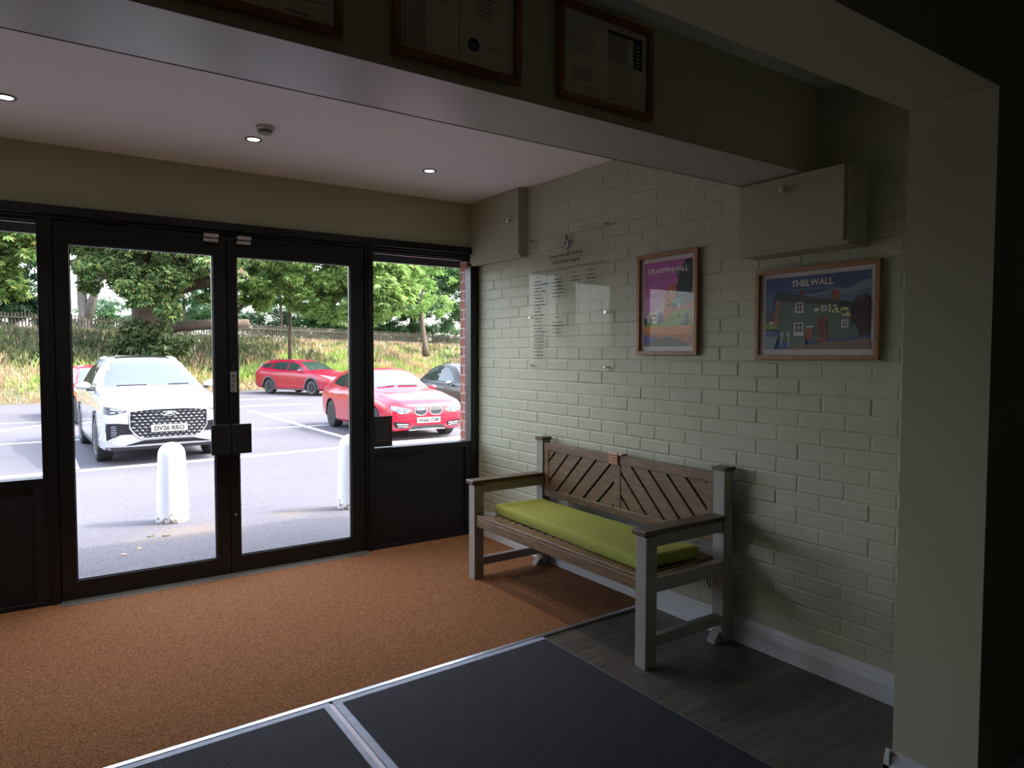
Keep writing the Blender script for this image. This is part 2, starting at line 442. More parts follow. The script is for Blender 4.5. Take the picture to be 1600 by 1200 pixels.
tx.build('door_sticker', mat('dim_grey_sticker', (70, 70, 74), 0.6), dr)
struct(MB().cbox(0.066, 1.94, D-0.085, D+0.07, -0.001, 0.013, 0.004), 'trim_5', M['alu_dark'])

# outside: fascia above the shop front, brick return, roof edge
struct(MB().box(XL-0.5, W+0.6, D+0.10, D+0.50, 2.272, 3.0).box(XL-0.5, W+0.3, D+0.24, D+0.27, 2.148, 2.30), 'trim_6', mat('dark_grey_fascia', (72, 74, 84), 0.45))
def brick_mat(name, rot):
    m = mat(name, (150, 72, 58), 0.85); n = m.node_tree.nodes; l = m.node_tree.links; b = n['Principled BSDF']
    tc = n.new('ShaderNodeTexCoord'); mp = n.new('ShaderNodeCombineXYZ'); sp = n.new('ShaderNodeSeparateXYZ')
    br = n.new('ShaderNodeTexBrick'); br.inputs['Scale'].default_value = 1; br.inputs['Brick Width'].default_value = 0.225
    br.inputs['Row Height'].default_value = 0.075; br.inputs['Mortar Size'].default_value = 0.006
    br.inputs[1].default_value = (*lin((158, 92, 76)), 1); br.inputs[2].default_value = (*lin((120, 66, 56)), 1); br.inputs[3].default_value = (*lin((176, 160, 150)), 1)
    l.new(tc.outputs['Object'], sp.inputs[0]); l.new(sp.outputs[rot], mp.inputs[0]); l.new(sp.outputs[2], mp.inputs[1]); l.new(mp.outputs[0], br.inputs[0]); l.new(br.outputs[0], b.inputs['Base Color'])
    return m
struct(MB().box(2.832, 4.5, D+0.072, D+0.185, -0.3, 2.30), 'wall_outside_right', brick_mat('red_brick', 1))
struct(MB().box(-5.0, XL, D+0.28, D+0.30, -0.3, 3.0), 'wall_outside_left', brick_mat('red_brick_left', 0))

# notice on the glass of window 2
nb = MB().box(2.004, 2.152, D+0.018, D+0.0245, 0.762, 0.985)
no = nb.build('notice_sign', M['ink']); tag(no, 'small black notice with faint lettering in the bottom left corner of the right window', 'sign')
pl = ((2.004, D+0.018, 0.762), (1, 0, 0), (0, 0, 1), (0, -1, 0)); tx = MB()
add_text(tx, 'NOTICE', pl, 0.012, 0.180, 0.122, 0.026, 0.0008)
for v_, w0, w1 in ((0.165, .02, .12), (0.152, .02, .13), (0.088, .03, .12), (0.076, .02, .13), (0.064, .03, .12), (0.046, .03, .11), (0.040, .03, .11)):
    tx.box(2.004+w0, 2.004+w1, D+0.0172, D+0.018, 0.762+v_, 0.762+v_+0.004)
for k in range(7): tx.box(2.028+k*0.015, 2.034+k*0.015, D+0.0172, D+0.018, 0.762+0.108, 0.762+0.134)
tx.build('lettering', mat('dim_grey_lettering', (66, 64, 62), 0.6), no)

# ------------------------------------------------------------------ floor coverings
def strip(name, x0, x1, ya, yb, dy0, dy1, z0, z1, m, lab=None, cat=None, kind=None):
    mb = MB(); mb.mesh([(x0, ya+dy0, z0), (x1, yb+dy0, z0), (x1, yb+dy1, z0), (x0, ya+dy1, z0), (x0, ya+dy0, z1), (x1, yb+dy0, z1), (x1, yb+dy1, z1), (x0, ya+dy1, z1)],
                       [(0, 3, 2, 1), (4, 5, 6, 7), (0, 1, 5, 4), (1, 2, 6, 5), (2, 3, 7, 6), (3, 0, 4, 7)])
    return tag(mb.build(name, m), lab, cat, kind=kind)
YA = 2.685; YB = 2.812            # the edge strip runs slightly askew
mb = MB(); t_ = 0.009
pts = [(XL, YA), (W-0.021, YB), (W-0.021, D-0.014), (1.94, D-0.014), (1.94, D-0.087), (0.066, D-0.087), (0.066, D-0.014), (XL, D-0.014)]
mb.prism(pts, ((0, 0, 0), (1, 0, 0), (0, 1, 0), (0, 0, 1)), 0.0, t_)
tag(mb.build('coir_mat', M['coir']), 'large brown coir entrance mat filling the floor in front of the glass doors', 'mat')
strip('trim_7', XL, W-0.021, YA, YB, -0.022, 0.0, 0.0, 0.0115, M['alu'], kind='structure')
def barrier(name, x0, x1, y0, lab):
    dy = (YB-YA)/(W-0.021-XL)
    f = lambda x: YA+(x-XL)*dy-0.024
    r = empty(name, ((x0+x1)/2, y0, 0), lab, 'mat')
    b = MB(); pl = ((0, 0, 0), (1, 0, 0), (0, 1, 0), (0, 0, 1))
    b.prism([(x0, y0), (x1, y0), (x1, f(x1)), (x0, f(x0))], pl, 0.0, 0.009); b.build('rubber_edge', M['rubber_grey'], r)
    e = 0.032
    c = MB(); c.prism([(x0+e, y0+e), (x1-(e if x1 < 1.5 else 0.006), y0+e), (x1-(e if x1 < 1.5 else 0.006), f(x1)-e-.004), (x0+e, f(x0)-e-.004)], pl, 0.002, 0.0115)
    c.build('ribbed_carpet', M['ribbed'], r)
    return r
barrier('barrier_mat', -0.20, 0.952, 0.4, 'black ribbed barrier mat at the bottom edge of the photo, left of the metal joint')
barrier('barrier_mat', 0.966, 2.080, 0.4, 'black ribbed barrier mat reaching right to the grey wood floor by the bench')
struct(MB().cbox(0.944, 0.964, 0.4, 2.71, 0.0, 0.010, 0.003), 'trim_8', mat('joint_strip', (165, 155, 160), 0.4, metal=0.4))
# ------------------------------------------------------------------ bench
BX0, BX1 = 2.250, 2.320      # front posts
RX0, RX1 = 2.788, 2.855      # rear posts
YN, YF = 2.205, 3.775        # near and far ends
PW = 0.070
bench = empty('bench', ((BX0+RX1)/2, (YN+YF)/2, 0), 'wooden bench with taupe painted posts and slatted herringbone back against the brick wall', 'bench')
sw = M['seat_white']; wd = M['wood']; wdk = M['wood_dark']
for y0 in (YN, YF-PW):
    MB().cbox(BX0, BX1, y0, y0+PW, 0, 0.612, 0.004).build('leg', sw, bench)
    p = MB().cbox(RX0, RX1, y0, y0+PW, 0.0, 0.868, 0.004)
    p.prism([(RX0-0.045, 0), (RX0+0.01, 0), (RX0+0.01, 0.055), (RX0-0.012, 0.055), (RX0-0.045, 0.02)], ((0, y0+0.012, 0), (1, 0, 0), (0, 0, 1), (0, 1, 0)), 0.0, PW-0.024)
    lg = p.build('leg', sw, bench)
    MB().cbox(RX0-0.008, RX1+0.006, y0-0.008, y0+PW+0.008, 0.866, 0.886, 0.003).build('post_cap', wdk, lg)
    ar = MB().cbox(BX0-0.018, RX0+0.004, y0-0.010, y0+PW+0.010, 0.620, 0.646, 0.005)
    a_ = ar.build('armrest', wdk, bench)
    MB().cbox(BX1-0.002, RX0+0.002, y0+0.012, y0+PW-0.012, 0.560, 0.621, 0.003).build('arm_rail', sw, a_)
    MB().cbox(BX1-0.002, RX0+0.002, y0+0.012, y0+PW-0.012, 0.345, 0.412, 0.003).build('side_rail', sw, bench)
    MB().cbox(BX1-0.002, RX0+0.002, y0+0.014, y0+PW-0.014, 0.090, 0.140, 0.003).build('stretcher', sw, bench)
MB().cbox(BX0+0.012, BX0+0.045, YN+PW-0.002, YF-PW+0.002, 0.352, 0.408, 0.003).build('front_rail', wd, bench)
MB().cbox(RX0+0.02, RX0+0.05, YN+PW-0.002, YF-PW+0.002, 0.352, 0.408, 0.003).build('rear_rail', wd, bench)
st = MB()
st.cbox(BX0+0.012, BX0+0.085, YN+PW+0.001, YF-PW-0.001, 0.408, 0.426, 0.003)
y = YN+PW+0.004
while y < YF-PW-0.05:
    st.cbox(BX0+0.094, RX0+0.03, y, min(y+0.062, YF-PW-0.002), 0.408, 0.425, 0.003); y += 0.074
st.build('seat', wd, bench)
# back: frame, centre stile, herringbone boards
bx0, bx1 = 2.797, 2.832
by0, by1, bz0, bz1 = YN+PW-0.001, YF-PW+0.001, 0.490, 0.850
ym = (by0+by1)/2
fr = MB()
fr.cbox(bx0, bx1, by0, by1, bz0, bz0+0.048, 0.003).cbox(bx0, bx1, by0, by1, bz1-0.052, bz1, 0.003)
fr.cbox(bx0+.0012, bx1-.001, by0+.001, by0+0.05, bz0+.001, bz1-.001, 0.003).cbox(bx0+.0012, bx1-.001, by1-0.05, by1-.001, bz0+.001, bz1-.001, 0.003).cbox(bx0+.002, bx1, ym-0.028, ym+0.028, bz0, bz1, 0.003)
back = fr.build('backrest', wd, bench)
# plane seen from the room: u runs to smaller Y
PB = ((bx0+0.010, by1, bz0), (0, -1, 0), (0, 0, 1), (-1, 0, 0))
Lh = by1-by0
def slats(u0, u1, sgn):
    mb = MB(); hgt = bz1-bz0; wv = 0.081; gap = 0.015
    k = -20
    while k < 40:
        s0 = k*(wv+gap)*1.414; s1 = s0+wv*1.414
        if sgn > 0: poly = [(u0+s0-hgt, 0), (u0+s1-hgt, 0), (u0+s1, hgt), (u0+s0, hgt)]
        else: poly = [(u0+s0, 0), (u0+s1, 0), (u0+s1-hgt, hgt), (u0+s0-hgt, hgt)]
        c = clip_poly(poly, u0, u1, 0.044, hgt-0.046)
        if c: mb.prism(c, PB, -0.012, 0.004)
        k += 1
    return mb
h_ = Lh/2
for o_, (u0, u1, sg) in enumerate(((0.048, h_-0.027, 1), (h_+0.027, Lh-0.048, -1))):
    s_ = slats(u0, u1, sg).build('back_slats', wd, back)
MB().box(bx0+0.026, bx0+0.030, by0+0.045, by1-0.045, bz0+0.045, bz1-0.045).build('gap_shade_sheet', mat('dark_gap_backing', (16, 11, 8), 0.8), back)  # near-black sheet behind the slats paints in the shade of the gaps
# plaque
pq = MB().cbox(bx0-0.010, bx0+0.001, 2.972, 3.050, 0.793, 0.866, 0.003).cbox(bx0-0.008, bx1+0.005, 2.940, 3.066, 0.850, 0.862, 0.003).build('plaque', mat('varnished_plaque', (170, 110, 55), 0.18, coat=1.0, rgb2=(120, 70, 34), nscale=20), bench)
pw = MB(); pw.box(bx0-0.0115, bx0-0.0102, 2.978, 3.044, 0.799, 0.860); pw_o = pw.build('engraved_plate', mat('copper_plate', (176, 128, 84), 0.2, metal=0.3), pq)
tx = MB()
for i, (a, b) in enumerate(((0.012, 0.056), (0.010, 0.060), (0.014, 0.054))):
    zz = 0.846-i*0.017; u = a
    while u < b:
        tx.box(bx0-0.0125, bx0-0.0112, 3.044-u-0.006, 3.044-u, zz, zz+0.005); u += 0.009
tx.build('engraving', M['ink'], pq)

# cushion: a boxed pad with rounded corners, set slightly askew
def pad(c00, c10, c11, c01, z0, z1, r=0.022, bulge=0.006, nx=22, ny=46):
    """corners ccw from near front; returns closed mesh"""
    c00, c10, c11, c01 = [Vector((*c, 0)) for c in (c00, c10, c11, c01)]
    mb = MB(); vs = []; fs = []
    def P(u, v): return c00*(1-u)*(1-v)+c10*u*(1-v)+c11*u*v+c01*(1-u)*v
    Lx = (c10-c00).length; Ly = (c01-c00).length; H = z1-z0
    grid = {}
    def edge(t, L):     # distance to the border
        return min(t, 1-t)*L
    us = sorted(set([0, .012, .03, .06, .1]+[i/nx for i in range(2, nx-1)]+[.9, .94, .97, .988, 1]))
    vs_ = sorted(set([0, .003, .008, .016, .03]+[i/ny for i in range(2, ny-1)]+[.97, .984, .992, .997, 1]))
    for side in (0, 1):
        for i, u in enumerate(us):
            for j, v in enumerate(vs_):
                d = min(edge(u, Lx), edge(v, Ly)); q = min(1, d/r)
                hh = H/2-0.010*(1-math.sqrt(max(0, 1-(1-q)**2)))
                dome = bulge*(min(1, edge(u, Lx)/0.12))*(min(1, edge(v, Ly)/0.15))
                wr = 0.0018*math.sin(v*31+u*3)*math.sin(u*9+v*7)*min(1, d/.05)
                if side: zz = z0+H/2+hh+dome+wr+0.004*math.exp(-((v-0.965)/0.018)**2)-0.004*math.exp(-((v-0.93)/0.02)**2)
                else: zz = z0+H/2-hh
                p = P(u, v); grid[(side, i, j)] = len(vs); vs.append((p.x, p.y, zz))
    A, B = len(us), len(vs_)
    for i in range(A-1):
        for j in range(B-1):
            fs.append((grid[1, i, j], grid[1, i+1, j], grid[1, i+1, j+1], grid[1, i, j+1]))
            fs.append((grid[0, i, j], grid[0, i, j+1], grid[0, i+1, j+1], grid[0, i+1, j]))
    ring = [(i, 0) for i in range(A)]+[(A-1, j) for j in range(1, B)]+[(i, B-1) for i in range(A-2, -1, -1)]+[(0, j) for j in range(B-2, 0, -1)]
    for (a, b), (c, d) in zip(ring, ring[1:]+ring[:1]):
        fs.append((grid[0, a, b], grid[0, c, d], grid[1, c, d], grid[1, a, b]))
    mb.mesh(vs, fs); return mb
cu = empty('seat_cushion', (2.53, 2.98, 0.426), 'lime green boxed cushion lying along the wooden bench', 'cushion')
pad((2.302, 2.305), (2.700, 2.285), (2.725, 3.625), (2.372, 3.655), 0.427, 0.492).build('pad', M['cushion'], cu, smooth=True, angle=math.radians(60))
for y_ in (2.29, 3.62):
    x_ = 2.77
    MB().tube([(2.69, y_, 0.44), (x_-0.02, y_-0.006, 0.437), (x_+.005, y_-.01, 0.39), (x_+0.007, y_-0.012, 0.31), (x_, y_-0.02, 0.265), (x_-0.012, y_-0.012, 0.29), (x_-0.012, y_-0.006, 0.34)], 0.003, 6).build('tie', M['ink'], cu, smooth=True)

# ------------------------------------------------------------------ wall cupboards
def knob(mb_parent, x, y, z, m):
    MB().lathe([(0.007, 0), (0.006, 0.010), (0.008, 0.016), (0.015, 0.022), (0.017, 0.030), (0.013, 0.038), (0.002, 0.041)], ((x, y, z), (-1, 0, 0)), 20).build('knob', m, mb_parent, smooth=True)
pc = mat('sage_satin', (166, 165, 142), 0.5)
cb = empty('wall_cupboard', (2.85, 4.36, 2.133), 'sage painted wall cupboard in the far corner above the window, touching the ceiling', 'cupboard')
MB().cbox(2.826, W, 4.025, D-0.002, 2.133, ZC-0.001, 0.002).build('carcass', pc, cb)
dd = MB().cbox(2.812, 2.826, 4.030, D-0.004, 2.150, ZC-0.004, 0.002).build('cupboard_door', pc, cb)
knob(dd, 2.812, 4.125, 2.400, M['chrome'])
cb = empty('wall_cupboard', (2.80, 1.85, 1.90), 'sage painted wall cupboard under the beam, above the blue picture', 'cupboard')
MB().cbox(2.742, W, 1.572, 2.106, 1.900, 2.233, 0.003).build('carcass', pc, cb)
dd = MB().cbox(2.728, 2.742, 1.586, 2.100, 1.915, 2.226, 0.002).build('cupboard_door', pc, cb)
knob(dd, 2.728, 1.850, 2.170, mat('painted_knob', (190, 188, 172), 0.35))

# ------------------------------------------------------------------ framed pictures
def frame_on(name, plane, u0, v0, wd_, ht, fw, dep, m, lab, cat, grp=None, mat_w=0.02, glass=True, mount=True):
    """plane = (o,ex,ey,en) of the wall; returns root and the plane of the artwork"""
    o, ex, ey, en = [Vector(q) for q in plane]
    base = o+ex*(u0+wd_/2)+ey*v0
    r = empty(name, base, lab, cat, grp)
    fr = MB()
    for a, b, c, d in ((0, wd_, 0, fw), (0, wd_, ht-fw, ht), (0, fw, fw, ht-fw), (wd_-fw, wd_, fw, ht-fw)):
        fr.prism([(u0+a, v0+c), (u0+b, v0+c), (u0+b, v0+d), (u0+a, v0+d)], plane, 0.004, dep)
    fr.build('frame', m, r, bevel=0.0015)
    MB().prism([(u0+fw*.6, v0+fw*.6), (u0+wd_-fw*.6, v0+fw*.6), (u0+wd_-fw*.6, v0+ht-fw*.6), (u0+fw*.6, v0+ht-fw*.6)], plane, 0.003, 0.009).build('mount', M['paper'] if mount else M['paper_cream'], r)
    if glass:
        MB().prism([(u0+fw*.7, v0+fw*.7), (u0+wd_-fw*.7, v0+fw*.7), (u0+wd_-fw*.7, v0+ht-fw*.7), (u0+fw*.7, v0+ht-fw*.7)], plane, dep-0.009, dep-0.0075).build('glass', M['pic_glass'], r)
    return r
PWALL = ((W-0.001, 0, 0), (0, -1, 0), (0, 0, 1), (-1, 0, 0))

class Art:
    """flat print made of coloured shapes, uv 0..1 on a rectangle of the wall"""
    def __init__(s, plane, u0, v0, w, h, lift=0.0095):
        s.pl = plane; s.u0 = u0; s.v0 = v0; s.w = w; s.h = h; s.mb = MB(); s.mats = []; s.idx = {}; s.l = lift; s.n = 0
    def col(s, c):
        if c not in s.idx:
            s.idx[c] = len(s.mats); s.mats.append(mat('print_%d_%d_%d' % c, c, 0.6))
        s.mb.mat(s.idx[c])
    def poly(s, c, pts):
        s.col(c); s.n += 1
        o, ex, ey, en = [Vector(q) for q in s.pl]
        P_ = [(s.u0+p[0]*s.w, s.v0+p[1]*s.h) for p in pts]
        h = s.l+s.n*0.00006
        s.mb.face([o+ex*p[0]+ey*p[1]+en*h for p in P_])
    def rect(s, c, a, b, d, e): s.poly(c, [(a, b), (d, b), (d, e), (a, e)])
    def blob(s, c, x, y, rx, ry, n=14, j=0.25, seed=1):
        rr = random.Random(seed)
        s.poly(c, [(min(1, max(0, x+rx*math.cos(2*math.pi*i/n)*(1+rr.uniform(-j, j)))), min(1, max(0, y+ry*math.sin(2*math.pi*i/n)*(1+rr.uniform(-j, j))))) for i in range(n)])
    def text(s, c, body, a, b, wd_, ht, bold=0.0):
        s.col(c); s.n += 3
        add_text(s.mb, body, s.pl, s.u0+a*s.w, s.v0+b*s.h, wd_*s.w, ht*s.h, s.l+s.n*0.00006+0.0002, bold)
    def build(s, name, parent): return s.mb.build(name, s.mats, parent)

# Grappenhall
u0, v0, w_, h_p = -2.902, 1.442, 0.446, 0.566
r = frame_on('framed_poster', PWALL, u0, v0, w_, h_p, 0.022, 0.028, M['oak'], 'oak framed upright poster with pink sky and the word GRAPPENHALL', 'picture')
A = Art(PWALL, u0+0.048, v0+0.048, w_-0.094, h_p-0.094)
A.rect((182, 92, 170), 0, 0, 1, 1)
A.rect((196, 140, 190), 0, .30, 1, .645)
A.poly((206, 206, 206), [(0, .33), (.10, .40), (.22, .42), (.30, .47), (.45, .53), (.60, .52), (.60, .27), (0, .27)])
A.poly((176, 98, 160), [(0, .60), (.2, .57), (.42, .60), (.42, .64), (0, .64)])
for i, (x, y, a, b) in enumerate(((.86, .82, .16, .12), (.84, .68, .15, .12), (.93, .93, .09, .07), (.78, .60, .12, .08), (.92, .55, .1, .1), (.88, .74, .16, .16))):
    A.blob((40, 58, 58), x, y, a, b, 18, .22, i)
A.poly((205, 92, 40), [(.43, .26), (.43, .66), (.45, .68), (.47, .665), (.50, .685), (.53, .67), (.56, .70), (.60, .72), (.63, .71), (.66, .72), (.66, .26)])
A.poly((172, 72, 36), [(.58, .26), (.58, .71), (.66, .72), (.68, .26)])
for y in (.60, .52, .47): A.rect((60, 36, 36), .49, y, .54, y+(.045 if y > .55 else .022))
A.poly((186, 84, 44), [(.6, .36), (.66, .46), (1, .50), (1, .36)])
A.blob((86, 150, 140), .72, .51, .13, .05, 16, .35, 9); A.blob((44, 70, 60), .62, .47, .06, .03, 12, .3, 5)
A.poly((232, 226, 220), [(.72, .47), (.74, .52), (.76, .47), (.76, .44), (.72, .44)])
for i, (x, y, a, b) in enumerate(((.66, .34, .14, .07), (.80, .36, .16, .07), (.92, .36, .1, .07), (.58, .31, .08, .04))): A.blob((126, 158, 44), x, y, a, b, 16, .15, 20+i)
for i, (x, y) in enumerate(((.60, .33), (.74, .35), (.86, .33))): A.blob((88, 120, 38), x, y, .06, .03, 12, .2, 40+i)
A.rect((112, 160, 40), 0, .235, 1, .285)
A.poly((150, 108, 110), [(.08, .28), (.08, .34), (.13, .37), (.20, .38), (.27, .37), (.27, .28)]); A.rect((226, 224, 220), .09, .275, .28, .35)
for x in (.12, .17, .23): A.rect((70, 80, 90), x, .30, x+.03, .33)
A.poly((104, 96, 140), [(.28, .27), (.28, .36), (.33, .40), (.38, .40), (.42, .36), (.42, .27)])
for x in (.03, .15, .34): A.blob((40, 44, 56), x, .30, .035, .05, 10, .2, int(x*100))
A.rect((56, 60, 84), .86, .24, .93, .38); A.rect((30, 30, 34), .78, .245, .88, .268)
A.rect((196, 116, 30), 0, .13, 1, .238); A.poly((166, 96, 60), [(0, .0), (0, .15), (1, .13), (1, .0)])
A.poly((88, 84, 150), [(0, 0), (0, .14), (.28, .10), (.28, 0)])
A.poly((92, 92, 88), [(0, 0), (.12, .05), (.40, .105), (.60, .105), (.88, .05), (1, 0)])
A.text((236, 228, 236), 'GRAPPENHALL', .075, .860, .85, .062, .03)
A.text((206, 150, 200), "ST WILFRID'S CHURCH", .25, .826, .50, .020)
for x, y in ((.30, .775), (.16, .745), (.20, .725), (.10, .72)): A.poly((240, 236, 240), [(x, y), (x+.03, y+.012), (x+.06, y+.002), (x+.032, y+.006)])
A.build('print', r)
# Thelwall
u0, v0, w_, h_p = -2.098, 1.424, 0.598, 0.420
r = frame_on('framed_poster', PWALL, u0, v0, w_, h_p, 0.020, 0.028, M['oak'], 'oak framed wide poster of a cottage titled THELWALL THE OLD POST OFFICE', 'picture')
A = Art(PWALL, u0+0.048, v0+0.046, w_-0.090, h_p-0.086)
A.rect((66, 90, 140), 0, 0, 1, 1)
A.poly((74, 106, 158), [(0, .55), (.12, .72), (.3, .78), (.3, .45), (0, .45)])
A.poly((128, 150, 172), [(.1, .66), (.36, .73), (.55, .76), (.68, .80), (.82, .79), (.9, .86), (1, .88), (1, .4), (.1, .4)])
A.poly((100, 122, 150), [(.40, .70), (.70, .76), (.74, .70), (1, .78), (1, .4), (.4, .4)])
A.poly((58, 54, 66), [(0, .30), (0, .58), (.08, .52), (.14, .50), (.14, .3)])
A.rect((120, 140, 60), 0, .28, .14, .36); A.rect((226, 224, 220), .04, .36, .10, .39)
A.poly((160, 96, 86), [(.08, .34), (.12, .70), (.20, .62), (.20, .34)])
A.poly((92, 118, 106), [(.14, .10), (.14, .60), (.19, .70), (.9, .54), (.9, .16), (.5, .12)])
for k in range(9): A.poly((78, 100, 90), [(.15, .20+k*.05), (.88, .19+k*.042), (.88, .195+k*.042), (.15, .208+k*.05)])
A.poly((58, 68, 64), [(.105, .80), (.90, .595), (.90, .53), (.22, .66), (.13, .68)])
A.poly((26, 26, 30), [(.07, .57), (.108, .80), (.125, .80), (.085, .57)])
A.rect((142, 74, 56), .365, .74, .395, .80); A.rect((142, 74, 56), .655, .64, .72, .76); A.rect((150, 84, 62), .66, .76, .685, .785); A.rect((150, 84, 62), .695, .76, .715, .785)
def win(x, y, a, b):
    A.rect((232, 232, 226), x, y, x+a, y+b); A.rect((70, 84, 84), x+.012, y+.016, x+a-.010, y+b-.012)
    A.rect((232, 232, 226), x+a*.48, y, x+a*.54, y+b); A.rect((232, 232, 226), x, y+b*.5, x+a, y+b*.56)
win(.31, .50, .075, .14); win(.30, .22, .09, .145); win(.56, .51, .055, .075); win(.75, .28, .06, .10)
A.rect((232, 232, 226), .295, .19, .40, .215); A.rect((226, 226, 220), .495, .51, .54, .55)
A.rect((160, 84, 92), .42, .14, .485, .30); A.rect((214, 206, 206), .418, .295, .488, .315)
A.rect((140, 60, 70), .53, .10, .62, .40); A.poly((140, 60, 70), [(.53, .40), (.575, .435), (.62, .40)])
for k in range(5): A.rect((104, 62, 70), .545, .15+k*.05, .605, .185+k*.05)
rr = random.Random(5)
for k in range(34):
    x = .64+rr.random()*.2; y = .55-(x-.64)*.45+rr.uniform(-.05, .05); A.blob((220, 220, 160), x, y, .010, .016, 7, .3, k)
for i, (x, y, a, b) in enumerate(((.90, .52, .07, .14), (.95, .50, .05, .2), (.88, .44, .06, .12), (.94, .34, .05, .2), (.90, .62, .04, .06))): A.blob((54, 32, 42), x, y, a, b, 18, .2, 60+i)
A.poly((132, 108, 100), [(.1, 0), (.45, .06), (.6, .10), (.8, .11), (1, .14), (1, 0)])
A.poly((104, 118, 110), [(.26, .03), (.26, .16), (.42, .165), (.42, .06)])
A.poly((118, 138, 146), [(0, 0), (0, .18), (.15, .19), (.12, .08), (.10, 0)])
A.rect((96, 112, 122), .15, .175, .28, .245)
for x in (.165, .225): A.poly((236, 236, 236), [(x, .21), (x+.025, .245), (x+.038, .245), (x+.013, .21), (x+.038, .175), (x+.025, .175)])
for x in (.175, .245): A.rect((214, 220, 222), x, .04, x+.008, .175)
A.text((226, 222, 216), 'THELWALL', .27, .855, .405, .088, .03)
A.text((150, 168, 190), 'THE OLD POST OFFICE', .255, .795, .43, .034)
A.build('print', r)

# certificates on the near face of the beam
PBM = ((0, 1.786, 0), (1, 0, 0), (0, 0, 1), (0, -1, 0))
rr = random.Random(11)
def lines(mb, pl, x0, x1, y0, y1, step, th, ragged=0.2):
    y = y1
    while y > y0:
        x = x0; xe = x1-rr.random()*ragged*(x1-x0)
        while x < xe:
            wl = rr.uniform(0.006, 0.016); mb.prism([(x, y), (min(x+wl, xe), y), (min(x+wl, xe), y+th), (x, y+th)], pl, 0.0094, 0.0098); x += wl+0.003
        y -= step
def cert(u0, w_, lab):
    return frame_on('framed_certificate', PBM, u0, 2.272, w_, 0.312, 0.020, 0.026, M['oak_dark'], lab, 'certificate', mount=False, glass=True)
c1 = cert(0.235, 0.438, 'brown framed document on the beam, leftmost of three and cut off at the top')
t = MB(); lines(t, PBM, .27, .64, 2.35, 2.54, .012, .004); 
for zz in (2.345, 2.385): t.prism([(.26, zz), (.65, zz), (.65, zz+.003), (.26, zz+.003)], PBM, .0094, .0098)
t.prism([(.53, 2.306), (.59, 2.306), (.59, 2.312), (.53, 2.312)], PBM, .0094, .0098)
t.build('printed_text', M['ink_grey'], c1)
c2 = cert(0.818, 0.422, 'brown framed double page certificate with a round blue seal, middle of the beam')
t = MB(); lines(t, PBM, .850, .925, 2.302, 2.54, .0055, .003, .05); lines(t, PBM, .94, 1.005, 2.45, 2.54, .0055, .003, .1)
t.build('printed_text', M['ink_grey'], c2); t = MB()
lines(t, PBM, 1.09, 1.16, 2.43, 2.52, .012, .005, .3); t.build('printed_heading', M['ink_grey'], c2); t = MB(); lines(t, PBM, 1.115, 1.19, 2.35, 2.362, .009, .003, .2)
t.build('printed_text', M['ink_grey'], c2)
MB().prism([(1.027, 2.293), (1.029, 2.293), (1.029, 2.57), (1.027, 2.57)], PBM, .0094, .0099).build('page_fold', mat('fold_shadow', (90, 86, 76), .7), c2)
sc = (1.078, 2.357)
sl = MB().prism([(sc[0]+.020*math.cos(i*math.pi/14), sc[1]+.020*math.sin(i*math.pi/14)) for i in range(28)], PBM, .0094, .0102).build('seal', mat('navy_seal', (42, 44, 84), .5), c2)
t = MB()
for i in range(3): t.prism([(sc[0]-.008+i*.006, sc[1]-.004), (sc[0]-.004+i*.006, sc[1]-.004), (sc[0]-.004+i*.006, sc[1]+.004), (sc[0]-.008+i*.006, sc[1]+.004)], PBM, .0102, .0105)
t.build('seal_marking', mat('pale_seal', (120, 122, 150), .6), sl)
c3 = cert(1.388, 0.420, 'brown framed two sheet notice with a black side bar, rightmost on the beam')
t = MB(); lines(t, PBM, 1.42, 1.56, 2.435, 2.50, .009, .003); lines(t, PBM, 1.42, 1.47, 2.512, 2.52, .009, .003); lines(t, PBM, 1.61, 1.75, 2.305, 2.44, .008, .0025, .35)
lines(t, PBM, 1.45, 1.54, 2.345, 2.385, .006, .004, .1)
for a, b, c, d in ((1.425, 1.57, 2.42, 2.4215), (1.425, 1.57, 2.325, 2.3265), (1.425, 1.4265, 2.325, 2.42), (1.5685, 1.57, 2.325, 2.42)): t.prism([(a, c), (b, c), (b, d), (a, d)], PBM, .0094, .0098)
t.build('printed_text', M['ink_grey'], c3)
MB().prism([(1.607, 2.44), (1.70, 2.44), (1.70, 2.53), (1.607, 2.53)], PBM, .0092, .0095).build('grey_box', mat('grey_print', (150, 146, 146), .7), c3)
t = MB(); t.prism([(1.607, 2.530), (1.765, 2.530), (1.765, 2.540), (1.607, 2.540)], PBM, .0094, .0099); t.prism([(1.724, 2.435), (1.765, 2.435), (1.765, 2.532), (1.724, 2.532)], PBM, .0094, .0099)
bb = t.build('black_bar', M['ink'], c3)
t = MB()
for i in range(6): t.prism([(1.735, 2.445+i*.013), (1.755, 2.445+i*.013), (1.755, 2.449+i*.013), (1.735, 2.449+i*.013)], PBM, .0099, .0102)
t.build('bar_marking', M['paper_cream'], bb)

